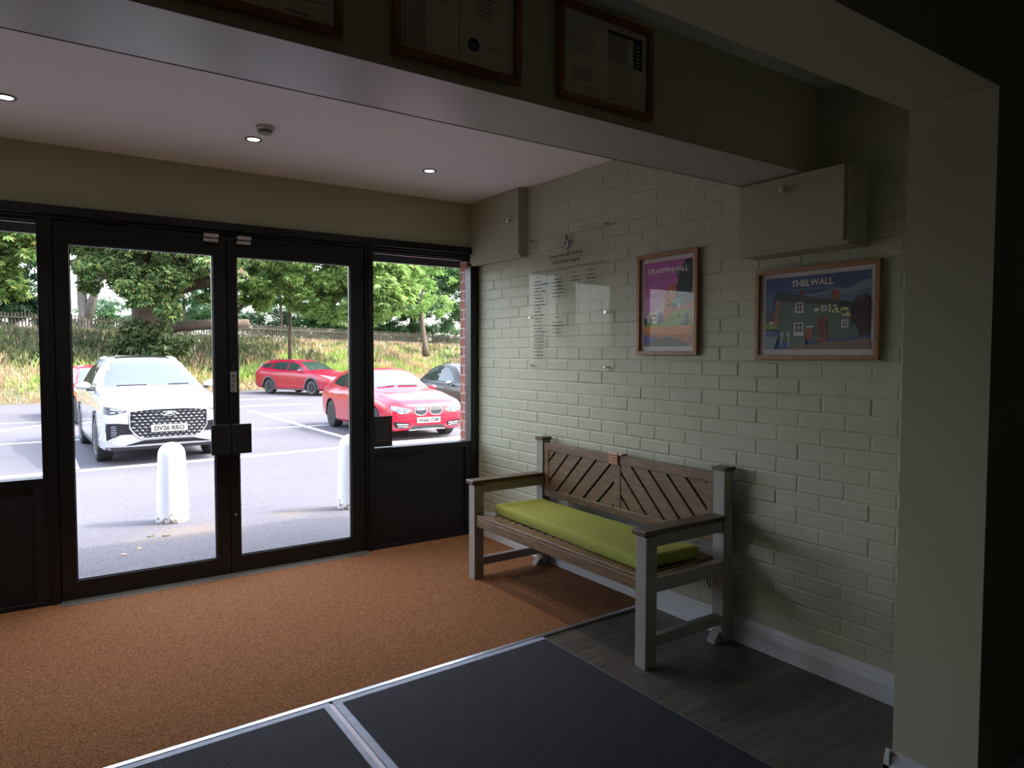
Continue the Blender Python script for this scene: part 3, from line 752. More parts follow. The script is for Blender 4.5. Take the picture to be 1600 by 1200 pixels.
# clear honour board on six stand-offs
hb = empty('honour_board', (W-0.03, 3.56, 1.335), 'clear acrylic board with a crest and black columns of names on the brick wall', 'sign')
BXp = 2.862
MB().cbox(BXp, BXp+0.005, 3.135, 3.975, 1.335, 2.262, 0.0008).build('acrylic_panel', M['acrylic'], hb)
for yy in (3.950, 3.165):
    for zz in (2.238, 1.702, 1.365):
        MB().lathe([(0.0075, 0), (0.0075, 0.0175)], ((BXp+0.0215, yy, zz), (-1, 0, 0)), 16).lathe([(0.009, 0), (0.009, 0.008), (0.007, 0.011)], ((BXp, yy, zz), (-1, 0, 0)), 16).build('stand_off', M['chrome'], hb)
PH = ((BXp, 0, 0), (0, -1, 0), (0, 0, 1), (-1, 0, 0))
t = MB()
add_text(t, 'Grappenhall and Thelwall', PH, -3.735, 2.082, 0.345, 0.028, .0006, .022)
add_text(t, 'Royal British Legion', PH, -3.700, 2.040, 0.275, 0.028, .0006, .022)
t.prism([(-3.93, 2.010), (-3.18, 2.010), (-3.18, 2.0135), (-3.93, 2.0135)], PH, .0004, .0008)
rr = random.Random(4)
def name_line(x, zz, w_, h=0.009):
    a = x
    while a < x+w_:
        wl = rr.uniform(.004, .008); t.prism([(a, zz), (a+wl, zz), (a+wl, zz+h*rr.uniform(.6, 1.15)), (a, zz+h*rr.uniform(.6, 1.1))], PH, .0004, .0008); a += wl+(.0015 if rr.random() < .75 else .005)
for x, zz, w_ in ((-3.88, 1.972, .035), (-3.675, 1.972, .035), (-3.50, 1.972, .045), (-3.345, 1.972, .07)): name_line(x, zz, w_, .007)
z_ = 1.942
for k in range(24):
    name_line(-3.905, z_-k*0.0231, rr.uniform(.07, .12) if k not in (1, 15) else .15, .008)
for k in range(6): name_line(-3.695, 1.942-k*.0231, rr.uniform(.08, .12), .008)
for k in range(2): name_line(-3.510, 1.942-k*.0231, rr.uniform(.08, .11), .008)
for k in range(3): name_line(-3.355, 1.942-k*.0231, rr.uniform(.07, .11), .008)
name_line(-3.67, 1.690, .04, .007)
for k in range(4): name_line(-3.695, 1.655-k*.0231, rr.uniform(.08, .11), .008)
t.build('lettering', M['ink'], hb)
e = MB()
ec = (-3.552, 2.165)
ell = lambda rx, ry, cy=0: [(ec[0]+rx*math.cos(i*math.pi/16), ec[1]+cy+ry*math.sin(i*math.pi/16)) for i in range(32)]
e.mat(0).prism(ell(.026, .032), PH, .0004, .0010); e.mat(1).prism(ell(.019, .025), PH, .0010, .0014)
e.mat(0).prism([(ec[0]-.003, ec[1]-.016), (ec[0]+.004, ec[1]-.016), (ec[0]+.003, ec[1]+.004), (ec[0]+.012, ec[1]+.012), (ec[0]+.004, ec[1]+.018), (ec[0]-.010, ec[1]+.016), (ec[0]-.012, ec[1]+.004)], PH, .0014, .0018)
e.mat(2).prism([(ec[0]-.013, ec[1]+.032), (ec[0]+.013, ec[1]+.032), (ec[0]+.015, ec[1]+.048), (ec[0]+.006, ec[1]+.058), (ec[0], ec[1]+.062), (ec[0]-.006, ec[1]+.058), (ec[0]-.015, ec[1]+.048)], PH, .0004, .0010)
e.build('crest', [mat('crest_navy', (34, 34, 70), .5), mat('crest_white', (210, 208, 215), .5), mat('crest_red', (110, 40, 40), .5)], hb)

# ------------------------------------------------------------------ ceiling fittings
for i, (x, y, lab) in enumerate(((-0.10, 3.955, 'lit recessed downlight at the left edge of the photo'), (0.994, 3.955, 'lit recessed downlight beside the smoke detector'), (2.09, 3.99, 'lit recessed downlight nearest the corner cupboard'))):
    dn = empty('downlight', (x, y, ZC-0.006), lab, 'ceiling light', 'ceiling downlights')
    MB().lathe([(0.031, 0.004), (0.034, 0.0), (0.043, -0.001), (0.045, 0.005), (0.045, 0.006), (0.031, 0.006)], ((x, y, ZC-0.006), (0, 0, 1)), 28, cap=False).build('bezel', mat('bezel_metal', (120, 112, 108), .35, metal=.7) if i == 0 else bpy.data.materials['bezel_metal'], dn, smooth=True)
    lp = MB().lathe([(0.001, 0.001), (0.030, 0.003), (0.031, 0.0055)], ((x, y, ZC-0.006), (0, 0, 1)), 24).build('lamp', mat('lamp_glow', (255, 250, 240), .5, emit=(1, .93, .82), estr=14.0) if i == 0 else bpy.data.materials['lamp_glow'], dn)
for x, y in ((-0.10, 3.955), (0.994, 3.955), (2.09, 3.99)):      # the downlights' own light
    ld = bpy.data.lights.new('downlight_lamp', 'SPOT'); ld.energy = 30; ld.spot_size = math.radians(104); ld.spot_blend = 1.0; ld.shadow_soft_size = 0.03; ld.color = (1.0, 0.93, 0.85)
    lo = bpy.data.objects.new('downlight_lamp', ld); COL.objects.link(lo); lo.location = (x, y, ZC-0.012)
sm = empty('smoke_detector', (0.994, 3.72, ZC-0.035), 'small round grey smoke detector on the ceiling beside the middle downlight', 'smoke detector')
MB().lathe([(0.047, 0.0345), (0.048, 0.022), (0.043, 0.018)], ((0.994, 3.72, ZC-0.035), (0, 0, 1)), 28).build('base', M['white_plastic'], sm, smooth=True, angle=.6)
MB().lathe([(0.020, 0.0), (0.034, 0.004), (0.038, 0.020)], ((0.994, 3.72, ZC-0.035), (0, 0, 1)), 28).build('sensor_cap', mat('grey_plastic', (128, 122, 116), .5), sm, smooth=True, angle=.6)
# ------------------------------------------------------------------ car park, bank, fence
def gz(y):
    k = [(4.0, -.05), (4.9, -.05), (7.0, -.14), (9.0, -.22), (11.5, -.30), (60, -.30)]
    for (a, b), (c, d) in zip(k, k[1:]):
        if y <= c: return b+(d-b)*(max(y, a)-a)/(c-a)
    return -.30
EDGE = [(-30, 34), (-12, 31), (-2.15, 28.98), (-.6, 28.64), (.86, 28.6), (3.82, 29.9), (7.82, 33.2), (13.7, 38.0), (21.18, 42.54), (28.85, 45.69), (50, 52)]
FEN = [(-30, 50, 2.7), (-12, 48, 2.65), (-3.4, 47.27, 2.58), (-.88, 46.76, 2.54), (2.13, 47.12, 2.46), (6.09, 46.82, 2.28), (8.87, 46.6, 2.23), (14.36, 47.9, 2.13), (23.11, 52.15, 2.06), (33.29, 57.3, 2.0), (50, 65, 1.9)]
def pl_at(P, x):
    for a, b in zip(P, P[1:]):
        if x <= b[0]:
            t = (x-a[0])/(b[0]-a[0]); return [a[i]+(b[i]-a[i])*t for i in range(len(a))]
    return list(P[-1])
def asphalt():
    m = mat('asphalt', (128, 127, 136), 0.85, spec=.3); n = m.node_tree.nodes; l = m.node_tree.links; b = n['Principled BSDF']
    tc = n.new('ShaderNodeTexCoord')
    t1 = n.new('ShaderNodeTexNoise'); t1.inputs['Scale'].default_value = 70; t1.inputs['Detail'].default_value = 8; t1.inputs['Roughness'].default_value = .8
    t2 = n.new('ShaderNodeTexNoise'); t2.inputs['Scale'].default_value = .5; t2.inputs['Detail'].default_value = 4
    l.new(tc.outputs['Object'], t1.inputs[0]); l.new(tc.outputs['Object'], t2.inputs[0])
    r1 = n.new('ShaderNodeValToRGB'); r1.color_ramp.elements[0].position = .38; r1.color_ramp.elements[1].position = .62
    r1.color_ramp.elements[0].color = (*lin((60, 59, 66)), 1); r1.color_ramp.elements[1].color = (*lin((119, 117, 126)), 1)
    l.new(t1.outputs[0], r1.inputs[0])
    mx = n.new('ShaderNodeMix'); mx.data_type = 'RGBA'; mx.blend_type = 'MULTIPLY'; mx.inputs[0].default_value = .35
    l.new(r1.outputs[0], mx.inputs[6]); l.new(t2.outputs[0], mx.inputs[7])
    # brown leaf litter drifted near the bollards
    sx = n.new('ShaderNodeSeparateXYZ'); l.new(tc.outputs['Object'], sx.inputs[0])
    t3 = n.new('ShaderNodeTexNoise'); t3.inputs['Scale'].default_value = 34; t3.inputs['Detail'].default_value = 6
    l.new(tc.outputs['Object'], t3.inputs[0])
    t4 = n.new('ShaderNodeTexNoise'); t4.inputs['Scale'].default_value = 1.4; l.new(tc.outputs['Object'], t4.inputs[0])
    mr = n.new('ShaderNodeMapRange'); mr.inputs[1].default_value = 1.2; mr.inputs[2].default_value = 0.2; mr.clamp = True
    sb = n.new('ShaderNodeMath'); sb.operation = 'SUBTRACT'; sb.inputs[1].default_value = LITY
    ab = n.new('ShaderNodeMath'); ab.operation = 'ABSOLUTE'
    l.new(sx.outputs[1], sb.inputs[0]); l.new(sb.outputs[0], ab.inputs[0]); l.new(ab.outputs[0], mr.inputs[0])
    m1 = n.new('ShaderNodeMath'); m1.operation = 'MULTIPLY'; m2 = n.new('ShaderNodeMath'); m2.operation = 'MULTIPLY'
    l.new(mr.outputs[0], m1.inputs[0]); l.new(t4.outputs[0], m1.inputs[1]); l.new(m1.outputs[0], m2.inputs[0]); l.new(t3.outputs[0], m2.inputs[1])
    cr = n.new('ShaderNodeMapRange'); cr.inputs[1].default_value = .26; cr.inputs[2].default_value = .34; l.new(m2.outputs[0], cr.inputs[0])
    mx2 = n.new('ShaderNodeMix'); mx2.data_type = 'RGBA'; mx2.inputs[7].default_value = (*lin((106, 96, 90)), 1)
    l.new(cr.outputs[0], mx2.inputs[0]); l.new(mx.outputs[2], mx2.inputs[6]); l.new(mx2.outputs[2], b.inputs['Base Color'])
    return m
mb = MB(); ysg = [D+.07, 4.9, 7.0, 9.0, 11.5, 60]
for a, b in zip(ysg, ysg[1:]):
    mb.mesh([(-40, a, gz(a)), (60, a, gz(a)), (60, b, gz(b)), (-40, b, gz(b)), (-40, a, -1), (60, a, -1), (60, b, -1), (-40, b, -1)], [(0, 1, 2, 3), (7, 6, 5, 4)])
LITY = 6.75-(D+.07+60)/2
park = struct(mb, 'car_park', asphalt())
LN = mat('white_line_paint', (205, 205, 210), 0.7, rgb2=(170, 170, 176), nscale=9)
def pline(x0, y0, x1, y1, w_):
    d = Vector((x1-x0, y1-y0, 0)).normalized(); nn = Vector((-d.y, d.x, 0))*w_/2
    a = [Vector((x0, y0, 0))-nn, Vector((x1, y1, 0))-nn, Vector((x1, y1, 0))+nn, Vector((x0, y0, 0))+nn]
    mb = MB(); mb.mesh([(p.x, p.y, gz(p.y)+.001) for p in a]+[(p.x, p.y, gz(p.y)+.005) for p in a], [(0, 3, 2, 1), (4, 5, 6, 7), (0, 1, 5, 4), (1, 2, 6, 5), (2, 3, 7, 6), (3, 0, 4, 7)])
    mb.build('parking_line', LN, park)
pline(-6, 11.75, 2.4, 12.08, .20); pline(2.4, 12.08, 5.2, 12.34, .20); pline(5.2, 12.34, 12, 12.34, .42)
pline(.40, 12.0, .40, 16.3, .12); pline(5.2, 12.4, 5.2, 21.6, .13); pline(-.9, 16.3, 5.9, 16.35, .13); pline(7.75, 12.4, 7.75, 16.6, .12)
pline(5.2, 20.0, 7.4, 20.0, .13); pline(5.3, 23.58, 7.7, 23.6, .16); pline(5.6, 27.0, 8.0, 27.03, .16); pline(-.9, 18.9, .6, 20.9, .14); pline(-3, 21.3, .6, 21.0, .12); pline(-3.4, 12, -3.4, 16.3, .12)

# grassy bank and the land behind it
def bank_z(x, v):
    e = pl_at(EDGE, x); f = pl_at(FEN, x)
    if v <= 1: return e[1]+(f[1]-e[1])*v, -.30+(f[2]+.30)*(math.sin(min(1, v*1.05)*math.pi/2))
    return f[1]+(v-1)*60, f[2]+.3*(v-1)
mb = MB(); xs = np.arange(-30, 50.1, 1.0); vsn = list(np.linspace(0, 1, 15))+[1.2, 1.6, 2.2]
rr = random.Random(8); G = {}; k = 0; vs = []
for i, x in enumerate(xs):
    for j, v in enumerate(vsn):
        y, z_ = bank_z(x, v); vs.append((x, y, z_+(rr.uniform(-.10, .12) if 0 < j < 14 else (rr.uniform(-.05, .02) if j == 0 else 0))))
n2 = len(vsn)
mb.mesh(vs, [(i*n2+j, (i+1)*n2+j, (i+1)*n2+j+1, i*n2+j+1) for i in range(len(xs)-1) for j in range(n2-1)])
bankm = mat('bank_soil_and_grass', (92, 76, 56), 0.95, rgb2=(66, 78, 42), nscale=.9)
bank = struct(mb, 'grass_bank', bankm, smooth=True)

VEG = [[], [], []]
def blades(n, mi, region, hr, wr, lean=.5, seed=1):
    """many grass blades or weeds on the bank; region gives x and the height v up the bank"""
    rg = np.random.default_rng(seed); X, V = region(rg, n)
    ex = [p[0] for p in EDGE]; ey = [p[1] for p in EDGE]; fx = [p[0] for p in FEN]; fy = [p[1] for p in FEN]; fz = [p[2] for p in FEN]
    e = np.interp(X, ex, ey); f = np.interp(X, fx, fy); fzz = np.interp(X, fx, fz)
    Y = e+(f-e)*V; Z = -.30+(fzz+.30)*np.sin(np.minimum(1, V*1.05)*np.pi/2)-.05
    h = rg.uniform(hr[0], hr[1], n)*(1-.5*np.clip((V-.75)/.25, 0, 1)); w_ = rg.uniform(wr[0], wr[1], n); th = rg.uniform(0, 2*np.pi, n); ph = rg.uniform(0, 2*np.pi, n); ln = rg.uniform(0, lean, n)*h
    c, s_ = np.cos(th), np.sin(th); dx, dy = np.cos(ph)*ln, np.sin(ph)*ln
    v = np.empty((n, 5, 3))
    v[:, 0] = np.stack([X-c*w_, Y-s_*w_, Z], 1); v[:, 1] = np.stack([X+c*w_, Y+s_*w_, Z], 1)
    v[:, 2] = np.stack([X+c*w_*.8+dx*.35, Y+s_*w_*.8+dy*.35, Z+h*.6], 1); v[:, 3] = np.stack([X-c*w_*.8+dx*.35, Y-s_*w_*.8+dy*.35, Z+h*.6], 1)
    v[:, 4] = np.stack([X+dx, Y+dy, Z+h], 1)
    b = np.arange(n)*5+sum(len(q) for q in VEG[0])
    VEG[0].append(v.reshape(-1, 3))
    for i in b.tolist(): VEG[1].append((i, i+1, i+2, i+3)); VEG[1].append((i+3, i+2, i+4))
    VEG[2] += [mi]*(2*n)
def reg(x0, x1, v0, v1, clump=0):
    def f(rg, n):
        X = rg.uniform(x0, x1, n); V = rg.uniform(v0, v1, n)
        if clump:
            cx_ = rg.uniform(x0, x1, clump); cv = rg.uniform(v0, v1, clump); k = rg.integers(0, clump, n)
            X = np.clip(cx_[k]+rg.normal(0, .45, n), x0, x1); V = np.clip(cv[k]+rg.normal(0, .03, n), 0.005, .99)
        return X, V
    return f
veg_mats = [leaf_mat('bank_grass', [(84, 100, 54), (120, 134, 66), (150, 156, 84), (108, 120, 62), (176, 166, 116)], .4),
            leaf_mat('dry_grass', [(168, 128, 104), (190, 156, 128), (148, 110, 88), (200, 178, 148), (128, 118, 82)], .3),
            leaf_mat('dark_weeds', [(48, 62, 42), (70, 82, 52), (60, 70, 44), (92, 98, 62), (84, 70, 52)], .35),
            leaf_mat('bright_weeds', [(108, 142, 64), (140, 166, 82), (166, 176, 98), (92, 130, 60)], .45),
            leaf_mat('wild_flowers', [(232, 226, 230), (200, 150, 180), (226, 204, 110), (236, 236, 236)], .2)]
blades(30000, 0, reg(-6, 40, .06, 1.0), (.15, .5), (.010, .024), .7, 1)
blades(26000, 1, reg(-6, 40, .0, .26), (.08, .30), (.010, .022), 1.2, 2)
blades(20000, 1, reg(-4, 38, .12, .95, 150), (.2, .62), (.008, .018), .6, 12)
blades(26000, 2, reg(-6, 11, .36, 1.0), (.15, .5), (.03, .06), .8, 3)
blades(9000, 2, reg(-6, 14, .25, .9, 120), (.2, .7), (.03, .06), .8, 13)
blades(15000, 3, reg(-6, 38, .08, .70, 120), (.15, .50), (.022, .05), .8, 4)
blades(9000, 2, reg(4, 38, .2, .9, 90), (.2, .5), (.025, .05), .8, 5)
blades(700, 4, reg(-6, 36, .2, .8), (.4, .6), (.02, .035), .3, 6)
me = bpy.data.meshes.new('meadow_grass'); vv = np.concatenate(VEG[0]); o_ = np.array([16.0, 40.0, -.3])
me.from_pydata((vv-o_).tolist(), [], VEG[1])
for m_ in veg_mats: me.materials.append(m_)
me.polygons.foreach_set('material_index', VEG[2]); me.update()
ob = bpy.data.objects.new('meadow_grass', me); COL.objects.link(ob); ob.location = o_
tag(ob, 'rough green and straw coloured grass and weeds covering the bank', 'grass', kind='stuff')

# picket fence, one bay per panel
FWD = mat('weathered_fence_wood', (70, 65, 52), 0.9, rgb2=(46, 44, 36), nscale=3)
fence = empty('picket_fence', (8.87, 46.6, 2.2), 'weathered brown picket fence along the top of the grass bank', 'fence')
x = -7.0; pts = []
acc = []
xx = -7.0
while xx < 42:
    f = pl_at(FEN, xx); acc.append(Vector((xx, f[1]+.3, f[2])))
    g = pl_at(FEN, xx+.1); d = math.hypot(.1, g[1]-f[1]); xx += .1/d*2.4
for a, b in zip(acc, acc[1:]):
    d = (b-a).normalized(); nn = Vector((-d.y, d.x, 0)).normalized(); L_ = (b-a).length
    mb = MB()
    def bar(p, q, w_, t_, z0, z1):
        vs = [p-nn*t_, q-nn*t_, q+nn*t_, p+nn*t_]; mb.mesh([(v.x, v.y, v.z+z0) for v in vs]+[(v.x, v.y, v.z+z1) for v in vs], [(0, 3, 2, 1), (4, 5, 6, 7), (0, 1, 5, 4), (1, 2, 6, 5), (2, 3, 7, 6), (3, 0, 4, 7)])
    bar(a-nn*.03, b-nn*.03, 0, .02, .28, .37); bar(a-nn*.03, b-nn*.03, 0, .02, .85, .94)
    k = .09
    while k < L_-.05:
        p = a+d*(k-.04); q = a+d*(k+.04); hj = rr.uniform(-.03, .03)
        bar(p+nn*.01, q+nn*.01, 0, .011, .08, 1.12+hj); 
        c = (p+q)/2; mb.face([(p.x, p.y, p.z+1.12+hj), (q.x, q.y, q.z+1.12+hj), (c.x, c.y, c.z+1.18+hj)])
        k += .155
    mb.build('picket_panel', FWD, fence)
    MB().box(a.x-.055, a.x+.055, a.y-.055, a.y+.055, a.z-.2, a.z+1.2).build('fence_post', FWD, fence)

# bollards
def bollard(x, y, lab):
    g = gz(y); prof = [(.145, -.02), (.142, .05), (.136, .25), (.128, .45), (.118, .64)]+[(.118*math.cos(a), .64+.115*math.sin(a)) for a in np.linspace(.2, 1.5, 8)]
    mb = MB().lathe(prof, ((x, y, g), (0, 0, 1)), 36)
    return tag(mb.build('bollard', BOLM, smooth=True), lab, 'bollard', 'white bollards outside the doors')
BOLM = mat('white_bollard_paint', (222, 224, 228), 0.6, bump=.15, bscale=30)
n = BOLM.node_tree.nodes; l = BOLM.node_tree.links; b = n['Principled BSDF']
tc = n.new('ShaderNodeTexCoord'); sx = n.new('ShaderNodeSeparateXYZ'); l.new(tc.outputs['Object'], sx.inputs[0])
tn = n.new('ShaderNodeTexNoise'); tn.inputs['Scale'].default_value = 32; tn.inputs['Detail'].default_value = 5; l.new(tc.outputs['Object'], tn.inputs[0])
mr = n.new('ShaderNodeMapRange'); mr.inputs[1].default_value = .02; mr.inputs[2].default_value = .20; mr.inputs[3].default_value = .16; mr.inputs[4].default_value = -.10; l.new(sx.outputs[2], mr.inputs[0])
ad = n.new('ShaderNodeMath'); l.new(tn.outputs[0], ad.inputs[0]); l.new(mr.outputs[0], ad.inputs[1])
m3 = n.new('ShaderNodeMapRange'); m3.inputs[1].default_value = .60; m3.inputs[2].default_value = .64; l.new(ad.outputs[0], m3.inputs[0])
mx = n.new('ShaderNodeMix'); mx.data_type = 'RGBA'; mx.inputs[6].default_value = (*lin((222, 224, 228)), 1); mx.inputs[7].default_value = (*lin((150, 140, 130)), 1)
l.new(m3.outputs[0], mx.inputs[0]); l.new(mx.outputs[2], b.inputs['Base Color'])
bollard(1.01, 7.17, 'white concrete bollard in front of the white SUV')
bollard(2.60, 6.70, 'white concrete bollard partly hidden by the right door frame')
for i, (x, y, a, c) in enumerate(((.75, 6.56, .4, (88, 92, 50)), (.62, 6.13, 1.2, (150, 140, 100)), (.50, 5.98, 2.2, (200, 150, 130)), (.86, 6.5, 2.9, (84, 80, 50)))):
    g = gz(y); ca, sa = math.cos(a), math.sin(a); mb = MB()
    prof = [(-.03, 0), (-.012, .013), (.012, .014), (.032, 0), (.012, -.013), (-.012, -.013)]
    mb.prism([(x+p*ca-q*sa, y+p*sa+q*ca) for p, q in prof][::-1], ((0, 0, 0), (1, 0, 0), (0, 1, 0), (0, 0, 1)), g+.001, g+.008)
    tag(mb.build('fallen_leaf', mat('dead_leaf_%d' % i, c, .8)), ('dark olive fallen leaf on the asphalt below the left bollard', 'pale yellow fallen leaf on the asphalt, largest one', 'pinkish brown fallen leaf nearest the left door', 'second dark leaf, right beside the olive one')[i], 'leaf')

# ------------------------------------------------------------------ trees
BARK = mat('tree_bark', (96, 82, 68), 0.95, rgb2=(62, 52, 42), nscale=5, nstretch=(3, 3, .6), bump=.8, bscale=12)
BARK2 = mat('pale_bark', (112, 108, 100), 0.95, rgb2=(84, 80, 74), nscale=5, nstretch=(3, 3, .6), bump=.5, bscale=12)
def foliage_mesh(blobs, dens, size, seed, palm=5, droop=.5, flat=1.0):
    """leaf sprays, each of several leaflets, scattered in irregular clumps inside every blob of the crown"""
    rg = np.random.default_rng(seed); V = []; F = []; k = 0
    allv = []; alln = []
    C = []
    for bx, by, bz, r in blobs:
        n = int(dens*r*r)
        ncl = max(6, int(r*r*5))
        u = rg.normal(size=(ncl, 3)); u /= np.linalg.norm(u, axis=1)[:, None]
        cl = u*(r*rg.uniform(.45, 1.0, ncl)**.6)[:, None]*[1, 1, .85]
        j = rg.integers(0, ncl, n)
        p = cl[j]+rg.normal(0, .20*max(1, r*.35), (n, 3))*[1, 1, .7]
        C.append(p+[bx, by, bz])
    C = np.concatenate(C); n = len(C)
    az = rg.uniform(0, 2*np.pi, n); s_ = size*rg.uniform(.6, 1.25, n)
    tilt = rg.normal(0, .45, (n, 2))
    N = np.stack([tilt[:, 0], tilt[:, 1], np.ones(n)], 1); N /= np.linalg.norm(N, axis=1)[:, None]
    A = np.cross(N, np.stack([np.cos(az), np.sin(az), np.zeros(n)], 1)); A /= np.linalg.norm(A, axis=1)[:, None]
    B = np.cross(N, A)
    vs = np.empty((n, palm, 4, 3))
    for q in range(palm):
        th = (q-(palm-1)/2)*(2.1/max(1, palm-1))*1.25 if palm > 1 else 0
        ln = 1.0-.22*abs(q-(palm-1)/2)/max(1, (palm-1)/2)
        d = A*math.cos(th)+B*math.sin(th); t = -A*math.sin(th)+B*math.cos(th)
        L_ = (s_*ln)[:, None]; wd_ = (s_*.17 if palm > 1 else s_*.34)[:, None]
        dn = np.array([0, 0, -1.0])*droop*L_
        vs[:, q, 0] = C; vs[:, q, 1] = C+d*L_*.6+t*wd_+dn*.3; vs[:, q, 2] = C+d*L_+dn; vs[:, q, 3] = C+d*L_*.6-t*wd_+dn*.3
    m_ = n*palm
    F = (np.arange(m_)[:, None]*4+np.arange(4)).tolist()
    return vs.reshape(-1, 3), F
def tree(name, lab, blobs, limbs, lm, dens, size, seed, palm=5, droop=.5, bark=None, cat='tree', group=None):
    base = limbs[0][0][0] if limbs else (blobs[0][0], blobs[0][1], 0.0)
    if not limbs:
        base = (blobs[0][0], blobs[0][1], min(b[2]-b[3] for b in blobs))
    r = empty(name, base, lab, cat, group)
    par = r
    for i, (p, rad) in enumerate(limbs):
        o = MB().tube(p, rad, 14).build('trunk' if i == 0 else 'branch', bark or BARK, r if i == 0 else par, smooth=True)
        if i == 0: par = o
    v, f = foliage_mesh(blobs, dens, size, seed, palm, droop)
    me = bpy.data.meshes.new('foliage'); me.from_pydata((v-np.array(base)).tolist(), [], f); me.materials.append(lm); me.update()
    ob = bpy.data.objects.new('foliage', me); COL.objects.link(ob); ob.parent = r; ob['kind'] = 'stuff'
    return r
LM1 = leaf_mat('chestnut_leaves', [(50, 80, 52), (72, 104, 62), (100, 130, 78), (156, 160, 96), (58, 90, 56)], .45)
LM4 = leaf_mat('bright_chestnut_leaves', [(88, 120, 62), (122, 154, 82), (152, 180, 100), (104, 136, 70), (178, 194, 122)], .5)
LM5 = leaf_mat('mid_green_leaves', [(66, 104, 70), (94, 134, 90), (124, 158, 108), (80, 118, 78)], .45)
LM3 = leaf_mat('light_green_leaves', [(100, 138, 72), (138, 170, 92), (118, 150, 80)], .5)
LM7 = leaf_mat('dark_leaves', [(30, 54, 36), (42, 70, 46), (56, 84, 54)], .3)
LM7B = leaf_mat('deep_green_leaves', [(46, 80, 44), (64, 102, 56), (86, 122, 68)], .4)
LM6 = leaf_mat('maple_leaves', [(64, 104, 56), (96, 130, 70), (150, 152, 84), (80, 118, 62), (124, 146, 84)], .5)
LM8 = leaf_mat('blue_green_leaves', [(74, 108, 84), (98, 130, 100), (124, 150, 118)], .45)
LM9 = leaf_mat('bush_leaves', [(50, 68, 40), (74, 88, 54), (98, 108, 72)], .35)
T1 = [(3.15, 35.65, 5.08, 1.7), (4.58, 34.69, 5.65, 2.1), (5.76, 33.87, 5.22, 1.9), (3.71, 34.4, 4.35, 1.15), (4.67, 33.8, 3.95, 1.0), (6.45, 34.66, 6.24, 2.2), (2.62, 38.51, 6.83, 2.0), (4.43, 37.36, 8.22, 3.4), (6.21, 36.18, 8.83, 3.2), (2.5, 39.95, 9.05, 3.0), (7.3, 35.34, 4.95, 1.1), (1.0, 38.4, 7.2, 1.4)]
tree('chestnut_tree', 'big horse chestnut with a thick trunk right behind the white SUV', T1,
     [([(4.2, 37.2, 1.2), (4.17, 37.18, 1.7), (4.2, 37.24, 3.02), (4.27, 37.24, 3.94), (4.4, 37.22, 5.16), (4.52, 37.22, 6.69), (4.7, 37.23, 9.13)], [.95, .70, .56, .56, .60, .42, .2]),
      ([(4.4, 37.1, 3.9), (5.0, 36.3, 4.1), (5.49, 35.83, 4.46), (6.69, 34.42, 4.85), (7.9, 33.61, 5.2)], [.36, .32, .30, .26, .14]),
      ([(4.3, 37.2, 4.3), (3.5, 37.8, 4.7), (2.51, 38.51, 5.22), (1.34, 39.35, 5.77)], [.26, .20, .15, .10]),
      ([(4.5, 37.0, 2.3), (5.58, 36.27, 2.72), (6.79, 34.84, 2.80), (8.2, 34.0, 2.85)], [.2, .24, .24, .2])], LM1, 800, .26, 1, 5, .5)
T4 = [(9.98, 37.05, 5.51, 1.9), (11.65, 35.94, 6.01, 2.1), (13.31, 34.83, 6.51, 2.1), (11.75, 35.79, 4.44, 1.4), (12.98, 34.93, 4.28, 1.4), (10.85, 36.55, 7.17, 2.2), (14.68, 33.86, 5.85, 2.0), (15.5, 33.35, 4.98, 1.2), (14.95, 33.55, 3.71, .75), (9.6, 38.32, 4.25, .8), (12.6, 36.65, 8.71, 3.2), (14.87, 35.1, 8.71, 2.8), (13.9, 34.6, 3.6, .9)]
tree('chestnut_tree', 'bright yellow green chestnut hanging over the fence behind the estate car', T4,
     [([(11.1, 37.3, 1.0), (11.14, 37.35, 3.22), (11.25, 37.4, 5.62), (11.6, 37.31, 8.36)], [.10, .09, .10, .08]),
      ([(11.2, 37.4, 5.4), (9.76, 38.38, 4.76), (8.92, 38.91, 3.83), (8.5, 39.2, 3.2)], [.14, .12, .10, .07]),
      ([(11.3, 37.3, 5.0), (12.6, 36.2, 5.4), (14.2, 34.8, 5.8)], [.12, .09, .05])], LM4, 900, .26, 2, 5, .55)
T5 = [(26.73, 54.82, 7.67, 4), (29.04, 53.28+4, 8.51, 4), (30.62, 52.13+3, 7.12, 3.5), (27.35, 54.25+3, 4.89, 2.6), (29.42, 55.83, 4.89, 2.4), (25.74, 57.34, 4.61, 2.0), (31.37, 53.76, 9.9, 4), (27.73, 56.32, 11.01, 4.5), (30.05, 54.79, 12.12, 4.5), (33.5, 54, 6, 3.2)]
tree('broadleaf_tree', 'wide mid green tree filling the right window beyond the fence', T5, [([(28.5, 58, 1.5), (28.6, 57.9, 5), (28.8, 57, 9)], [.4, .32, .2])], LM5, 260, .36, 3, 3, .3)
T3 = [(22.81, 45.24, 5.24, 1.3), (23.5, 44.85, 6.63, 1.7), (23.25, 43.2, 4.9, 1.1), (23.07, 45.21, 8.02, 1.8)]
tree('young_tree', 'slim leaning tree with light green leaves in front of the fence on the right', T3, [([(22.68, 43.92, 1.3), (22.75, 44.3, 2.2), (22.96, 45.04, 3.48), (22.85, 45.21, 5.24), (23.36, 44.97, 7.1)], [.26, .20, .16, .11, .06])], LM3, 170, .32, 4, 3, .3)
T2 = [(2.06, 49.91, 8.51, 2.2), (3.92, 48.75, 7.92, 1.9), (2.89, 49.4, 10, 3), (3.12, 51.52, 6.6, .9)]
